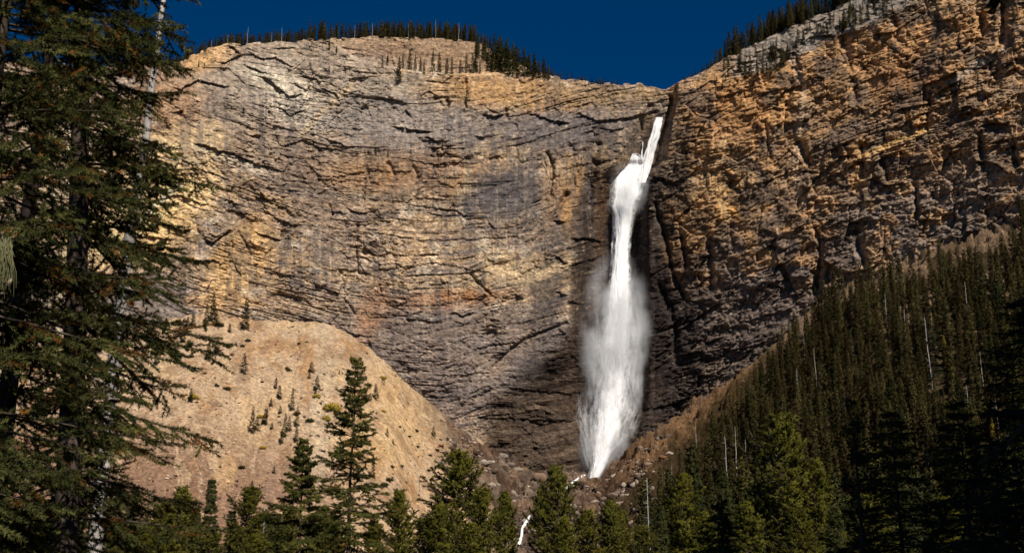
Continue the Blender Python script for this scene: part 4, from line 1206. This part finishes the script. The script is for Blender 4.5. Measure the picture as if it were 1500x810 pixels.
if mass_V:
    Vm = np.vstack(mass_V); Tm = np.vstack(mass_T); Cm = np.vstack(mass_C)
    Vw = np.vstack(mass_WV); Fw = np.vstack(mass_WF)
    # quads of the trunks as triangles so both live in one object
    Tw = np.vstack([Fw[:, [0, 1, 2]], Fw[:, [0, 2, 3]]]) + len(Vm)
    me = np_mesh("distant_forest", np.vstack([Vm, Vw]), np.vstack([Tm, Tw]), 3, None, col=np.vstack([Cm, np.ones((len(Vw), 3))]), nrm=np.vstack(mass_N + [np.ones((len(Vw), 3))]), mats=[M_far, M_bark],
                 midx=np.concatenate([np.zeros(len(Tm)), np.ones(len(Tw))]))
    tag(link("distant_forest", me), "far spruces massed on the right slope and along both skylines", kind="stuff")

# ------------------------------------------------------------------ rocks
def rock_shape(seed, sub=2):
    import bmesh
    bm = bmesh.new(); bmesh.ops.create_icosphere(bm, subdivisions=sub, radius=1)
    rng = np.random.default_rng(seed)
    V = np.array([v.co[:] for v in bm.verts]); Fc = np.array([[v.index for v in f.verts] for f in bm.faces]); bm.free()
    for _ in range(9):
        n = unit(rng.normal(size=3)); c = rng.uniform(.5, .85)
        d = V @ n; V = V - np.maximum(d - c, 0)[:, None] * n
    V = V * np.array([rng.uniform(.9, 1.4), rng.uniform(.7, 1.1), rng.uniform(.55, .85)])
    return V, Fc
RS = [rock_shape(i) for i in range(8)]
RSL = [rock_shape(20 + i, 1) for i in range(8)]
rv, rf, rc, off = [], [], [], 0
rng = np.random.default_rng(31)
def rocks(n, ulo, uhi, vlo, vhi, r0, cols, rmax):
    global off
    u = rng.uniform(ulo, uhi, n); v = rng.uniform(vlo, vhi, n)
    m = v > BASE(u) + 2; u = u[m]; v = v[m]
    Ys = np.linspace(380, 1015, 220)
    X_, Y_, Z_ = W(u[:, None], v[:, None], Ys[None, :] + rng.random((len(u), 1)) * 2.9)
    hit = ground(X_, Y_) >= Z_
    k = hit.argmax(1)
    for q in np.where(hit.any(1) & (k > 0))[0]:
        x, y, z = X_[q, k[q]], Y_[q, k[q]], Z_[q, k[q]]
        r = min(r0 * (rng.pareto(2.0) + .7), rmax)
        V, Fc = RSL[rng.integers(8)]
        t = rng.random() * 6.28; R_ = np.array([[math.cos(t), -math.sin(t), 0], [math.sin(t), math.cos(t), 0], [0, 0, 1]])
        rv.append(V @ R_.T * r + [x, y, z + r * .1]); rf.append(Fc + off); off += len(V)
        c = srgb(*cols[rng.integers(len(cols))]) * rng.uniform(.5, .9)
        rc.append(np.tile(c, (len(V), 1)))


rocks(5200, 640, 980, 640, 810, .85, [(150, 132, 118), (110, 92, 78), (176, 160, 144), (90, 72, 60)], 4.0)
rocks(1300, 940, 1130, 520, 740, .5, [(156, 124, 94), (110, 88, 72), (90, 78, 72)], 2.2)
rocks(6500, 190, 700, 465, 800, .36, [(196, 166, 134), (140, 112, 92), (110, 90, 76), (214, 190, 160)], 1.5)
rocks(900, 1200, 1500, 350, 470, .6, [(156, 134, 114), (110, 94, 82)], 2.2)
me = np_mesh("loose_rocks", np.vstack(rv), np.vstack(rf), 3, M_boulder, col=np.vstack(rc))
tag(link("loose_rocks", me), "loose stones strewn over the talus and the debris apron", kind="stuff")
BLD = [(845, 712, 22, (70, 56, 48), "dark angular boulder beside the white outlet of the plunge pool"), (735, 672, 22, (140, 128, 116), "pale grey boulder high on the debris apron"), (790, 704, 26, (128, 106, 88), "large brown boulder in the middle of the debris apron"),
       (757, 690, 16, (150, 136, 122), "grey flat boulder left of the large brown boulder"), (804, 672, 13, (166, 150, 132), "small pale boulder right of the pale grey boulder"), (646, 655, 12, (170, 118, 74), "orange-brown boulder on the right flank of the talus"),
       (770, 716, 15, (160, 144, 126), "light boulder below the large brown boulder"), (876, 730, 18, (96, 74, 58), "brown boulder low right of the outlet"), (912, 742, 20, (146, 128, 112), "grey boulder pile head above the forked pine"), (922, 728, 15, (160, 138, 118), "light boulder above the forked pine"),
       (955, 705, 20, (88, 62, 46), "dark brown boulder on the slope right of the waterfall foot"), (973, 672, 15, (120, 88, 60), "rusty boulder high on the slope right of the waterfall"), (720, 640 + 38, 10, (176, 160, 144), "small white boulder at the top of the apron"), (940, 748, 14, (120, 100, 84), "brown boulder right of the grey boulder pile"), (860, 745, 24, (92, 72, 60), "wide dark boulder low in the middle of the apron")]
for i, (u, v, wpx, c, lab) in enumerate(BLD):
    h = ground_hit(u, v)
    if not h: continue
    x, y, z = h; r = wpx * y / F * .5
    V, Fc = RS[i % 8]
    o = link("boulder", np_mesh("boulder", V * r, Fc, 3, M_boulder, col=np.tile(srgb(*c), (len(V), 1))), loc=(x, y, z + r * .25))
    o.rotation_euler = (0, 0, i * 1.1); tag(o, lab, "boulder")

# ------------------------------------------------------------------ water
def water_mat(name, dens, streak_x, streak_y, lo, hi, albedo=.93):
    m, nt, out = mat_new(name)
    fl = N(nt, "ShaderNodeAttribute", attribute_name="flow").outputs["Vector"]
    sep = N(nt, "ShaderNodeSeparateXYZ"); nt.links.new(fl, sep.inputs[0])
    mp = mapping(nt, fl, (streak_x, streak_y, 1))
    n1 = noise_node(nt, mp, 1.0, 6, .65)
    mr = N(nt, "ShaderNodeMapRange"); mr.inputs["From Min"].default_value = lo; mr.inputs["From Max"].default_value = hi
    nt.links.new(n1, mr.inputs["Value"])
    # z of flow = solidity of the sheet at that place (1 core, 0 edge)
    ad = N(nt, "ShaderNodeMath", operation='MULTIPLY'); nt.links.new(mr.outputs[0], ad.inputs[0]); nt.links.new(sep.outputs[2], ad.inputs[1])
    core = N(nt, "ShaderNodeMapRange"); core.inputs["From Min"].default_value = .55; core.inputs["From Max"].default_value = 1.0
    nt.links.new(sep.outputs[2], core.inputs["Value"])
    mx = N(nt, "ShaderNodeMath", operation='MAXIMUM'); nt.links.new(ad.outputs[0], mx.inputs[0]); nt.links.new(core.outputs[0], mx.inputs[1])
    ml = N(nt, "ShaderNodeMath", operation='MULTIPLY', use_clamp=True); nt.links.new(mx.outputs[0], ml.inputs[0]); ml.inputs[1].default_value = dens
    tr = N(nt, "ShaderNodeBsdfTransparent"); di = N(nt, "ShaderNodeBsdfDiffuse"); tl = N(nt, "ShaderNodeBsdfTranslucent")
    for s in (di, tl): s.inputs["Color"].default_value = (albedo, albedo * .985, albedo * .97, 1)
    a = N(nt, "ShaderNodeMixShader"); a.inputs[0].default_value = .18
    nt.links.new(di.outputs[0], a.inputs[1]); nt.links.new(tl.outputs[0], a.inputs[2])
    b = N(nt, "ShaderNodeMixShader"); nt.links.new(ml.outputs[0], b.inputs[0]); nt.links.new(tr.outputs[0], b.inputs[1]); nt.links.new(a.outputs[0], b.inputs[2])
    nt.links.new(b.outputs[0], out.inputs[0])
    return m


WM_core = water_mat("falling_water", 1.0, 9, 4.5, .38, .60, .95)
WM_veil = water_mat("falling_veil", .95, 7, 1.5, .40, .70)
WM_soft = water_mat("spray_veil", .5, 4, 3.5, .40, .70, .9)


def sheet(rows, parent, name, mat, dY, seed, core=.45, cap=1.0, bulge=5.0, nu=60, nv=None, relief=1.6, ends=(0, 0)):
    """rows: (v, left u, right u). A bulging sheet of water hung dY metres in front of the rock"""
    r = np.array(rows, float); nv = nv or int((r[-1, 0] - r[0, 0]) / 1.6) + 2
    v = np.linspace(r[0, 0], r[-1, 0], nv); l = np.interp(v, r[:, 0], r[:, 1]); rt = np.interp(v, r[:, 0], r[:, 2])
    s = np.linspace(0, 1, nu)
    Vv, S = np.meshgrid(v, s, indexing='ij')
    ragl = 3.0 * (fbm(v / 8, v * 0, seed, 4, .6) - .5); ragr = 3.0 * (fbm(v / 8, v * 0 + 9, seed + 40, 4, .6) - .5)
    Uu = (l + ragl)[:, None] * (1 - S) + (rt + ragr)[:, None] * S
    mid = (l + rt) / 2
    Yr = cliffY0(mid, v)
    x_, y_, z_ = None, None, None
    Yc = Yr - (np.interp(v, [v[0], v[0] + 60], dY) if isinstance(dY, tuple) else dY)
    prof = 1 - (2 * S - 1) ** 2
    tt = (Vv - v[0]) / (v[-1] - v[0])
    bulge = bulge * sm(-.02, .22, tt)
    Yy = Yc[:, None] - bulge * prof - relief * 2 * (fbm(S * 7 + 3, Vv / 26, seed + 1, 4) - .5) - relief * .5 * (fbm(S * 22, Vv / 12, seed + 2, 3) - .5)
    X, Y, Z = W(Uu, Vv, Yy)
    sol = np.clip(prof / (1 - core + 1e-6), 0, 1.4) ** 1.0
    sol = np.clip(sol * (.55 + .95 * fbm(S * 5, Vv / 22, seed + 5, 5, .6)), 0, 1)
    tt = (Vv - v[0]) / (v[-1] - v[0])
    sol = np.minimum(sol, cap) if cap >= 1 else sol * cap
    if ends[0]: sol *= sm(0, ends[0], tt)
    if ends[1]: sol *= 1 - sm(1 - ends[1], 1, tt)
    fl = np.stack([S * (rt - l)[:, None].mean() / 30 + seed * 3.1, Vv / 30, sol], -1)
    me = np_mesh(name, np.stack([X, Y, Z], -1).reshape(-1, 3), grid_faces(nv, nu), 4, mat, uv=fl.reshape(-1, 3), smooth=True)
    return link(name, me, parent)


x, y, z = W(872, 697, 1000)
wf = empty("waterfall", (0, 0, 0))
tag(wf, "tall white waterfall plunging from the notch between the two cliffs in a misty plume", "waterfall")
sheet([(172, 960, 971), (185, 956, 970), (200, 951, 967), (215, 946, 962), (232, 941, 958), (250, 938, 953), (268, 932, 950)], wf, "upper_chute", WM_core, 3, 1, core=.6, bulge=3, nu=30)
sheet([(225, 924, 934), (227, 917, 941), (231, 910, 946), (238, 905, 949), (247, 902, 950), (262, 896, 947), (285, 892, 941), (300, 889, 937), (307, 891, 934), (316, 896, 931), (340, 898, 926), (370, 897, 924), (395, 893, 925), (420, 890, 926), (460, 886, 926), (520, 880, 923), (580, 875, 918), (625, 871, 911), (650, 867, 902), (675, 864, 893), (700, 860, 880)],
      wf, "main_fall", WM_core, (2.5, 8), 2, core=.38, bulge=6, nu=80, relief=1.2)
sheet([(395, 886, 932), (430, 872, 942), (480, 862, 950), (540, 856, 950), (600, 850, 948), (630, 850, 936), (660, 855, 912), (685, 860, 895), (702, 862, 882)], wf, "outer_veil", WM_veil, 6, 3, core=.1, cap=.5, bulge=10, nu=80, ends=(.25, 0))
sheet([(400, 880, 938), (450, 862, 948), (520, 858, 951), (600, 849, 950), (640, 853, 934), (675, 860, 900), (698, 864, 884)], wf, "outer_veil", WM_veil, 12, 4, core=.1, cap=.46, bulge=14, nu=80, ends=(.35, 0))
sheet([(300, 896, 901), (330, 896, 901), (390, 894, 899)], wf, "side_strand", WM_veil, 4, 6, core=.3, bulge=1, nu=10)
sheet([(560, 845, 862), (610, 842, 862), (650, 850, 866), (690, 860, 872)], wf, "side_strand", WM_veil, 5, 7, core=.2, cap=.5, bulge=2, nu=20, ends=(.4, .1))
sheet([(208, 941, 943), (225, 939, 942), (240, 938, 942)], wf, "side_strand", WM_veil, 2, 8, core=.2, bulge=.4, nu=8)

# drifting mist: real clouds of spray round the fall
def mist_mat(name, r, dens, sc, lo, hi):
    m, nt, out = mat_new(name)
    tc = N(nt, "ShaderNodeTexCoord").outputs["Object"]
    n1 = noise_node(nt, mapping(nt, tc, (1, 1, .55)), sc, 5, .62)
    ln = N(nt, "ShaderNodeVectorMath", operation='LENGTH')
    mp = mapping(nt, tc, (1 / r[0], 1 / r[1], 1 / r[2])); nt.links.new(mp, ln.inputs[0])
    fall = N(nt, "ShaderNodeMapRange"); fall.inputs["From Min"].default_value = .97; fall.inputs["From Max"].default_value = .15
    nt.links.new(ln.outputs["Value"], fall.inputs["Value"])
    th = N(nt, "ShaderNodeMapRange"); th.inputs["From Min"].default_value = lo; th.inputs["From Max"].default_value = hi
    nt.links.new(n1, th.inputs["Value"])
    mu = N(nt, "ShaderNodeMath", operation='MULTIPLY'); nt.links.new(fall.outputs[0], mu.inputs[0]); nt.links.new(th.outputs[0], mu.inputs[1])
    m2 = N(nt, "ShaderNodeMath", operation='MULTIPLY'); nt.links.new(mu.outputs[0], m2.inputs[0]); m2.inputs[1].default_value = dens
    vp = N(nt, "ShaderNodeVolumePrincipled"); vp.inputs["Color"].default_value = (1, 1, 1, 1); vp.inputs["Anisotropy"].default_value = -.15
    nt.links.new(m2.outputs[0], vp.inputs["Density"]); nt.links.new(vp.outputs[0], out.inputs["Volume"])
    return m


Vs, Fs_ = rock_shape(99, 3); Vs = unit(Vs)
for u, v, Y, r, dens, sc, lo, hi in ((905, 500, 1008, (37, 20, 86), .15, .045, .42, .64), (884, 655, 998, (24, 15, 30), .11, .08, .36, .62), (922, 275, 1022, (20, 12, 30), .10, .09, .40, .64)):
    c = W(u, v, Y)
    link("mist", np_mesh("mist", Vs * np.array(r), Fs_, 3, mist_mat("mist", r, dens, sc, lo, hi)), wf, loc=[float(q) for q in c])

# white stream leaving the pool
sw = []
def stream(rows, seed, name="stream"):
    P3 = []; flow = []
    pts_ = np.array(rows, float)
    t = np.linspace(0, 1, 40); tt = np.linspace(0, 1, len(pts_))
    u = np.interp(t, tt, pts_[:, 0]); v = np.interp(t, tt, pts_[:, 1]); w = np.interp(t, tt, pts_[:, 2])
    for i in range(40):
        h = ground_hit(u[i], v[i], 380, 1010)
        if h is None: continue
        x, y, z = h
        for k, s_ in enumerate(np.linspace(-1, 1, 7)):
            P3.append((x + s_ * w[i] * .5 * y / F, y - 1.5, z + 1.6 + .5 * (1 - s_ * s_) + .5 * math.sin(i * 1.7 + k * 2.1)))
            flow.append((s_ * 1.2, i * .3, 1 - abs(s_) ** 4))
    n = len(P3) // 7
    sw.append((np.array(P3), grid_faces(n, 7), np.array(flow)))
stream([(868, 694, 13), (852, 701, 5), (838, 711, 7), (828, 721, 4)], 1)
stream([(776, 760, 3), (771, 769, 7), (765, 778, 4), (764, 790, 5), (760, 802, 6)], 2)
o_ = 0; a_, b_, c_ = [], [], []
for p_, f_, w_ in sw: a_.append(p_); b_.append(f_ + o_); c_.append(w_); o_ += len(p_)
tag(link("stream", np_mesh("stream", np.vstack(a_), np.vstack(b_), 4, WM_core, uv=np.vstack(c_))), kind="structure")

# ------------------------------------------------------------------ light and sky
w = bpy.data.worlds.new("World"); SC.world = w; w.use_nodes = True
nt = w.node_tree; nt.nodes.clear()
sky = nt.nodes.new("ShaderNodeTexSky"); sky.sky_type = 'NISHITA'; sky.sun_disc = False
sky.sun_elevation = SUN_EL; sky.sun_rotation = math.pi - SUN_AZ
sky.altitude = 3000; sky.air_density = .8; sky.dust_density = 0; sky.ozone_density = 6
hs = nt.nodes.new("ShaderNodeHueSaturation"); hs.inputs["Saturation"].default_value = 1.3; hs.inputs["Value"].default_value = .85
bg = nt.nodes.new("ShaderNodeBackground"); bg.inputs["Strength"].default_value = .05
ow = nt.nodes.new("ShaderNodeOutputWorld")
nt.links.new(sky.outputs[0], hs.inputs["Color"]); nt.links.new(hs.outputs[0], bg.inputs[0]); nt.links.new(bg.outputs[0], ow.inputs[0])
sl = bpy.data.lights.new("sun", 'SUN'); sl.energy = 4.9; sl.angle = math.radians(.53); sl.color = (1.0, .945, .86)
so = bpy.data.objects.new("sun", sl); COL.objects.link(so)
S_ = Vector((math.sin(SUN_AZ) * math.cos(SUN_EL), -math.cos(SUN_AZ) * math.cos(SUN_EL), math.sin(SUN_EL)))
so.rotation_euler = S_.to_track_quat('Z', 'Y').to_euler(); so.location = S_ * 50

SC.view_settings.view_transform = 'Standard'; SC.view_settings.look = 'None'
SC.view_settings.exposure = .3; SC.view_settings.gamma = 1
SC.cycles.max_bounces = 6; SC.cycles.diffuse_bounces = 2; SC.cycles.transparent_max_bounces = 16
SC.cycles.volume_bounces = 3; SC.cycles.transmission_bounces = 2
SC.cycles.use_denoising = True
SC.cycles.volume_step_rate = 1.5
SC.cycles.volume_max_steps = 64
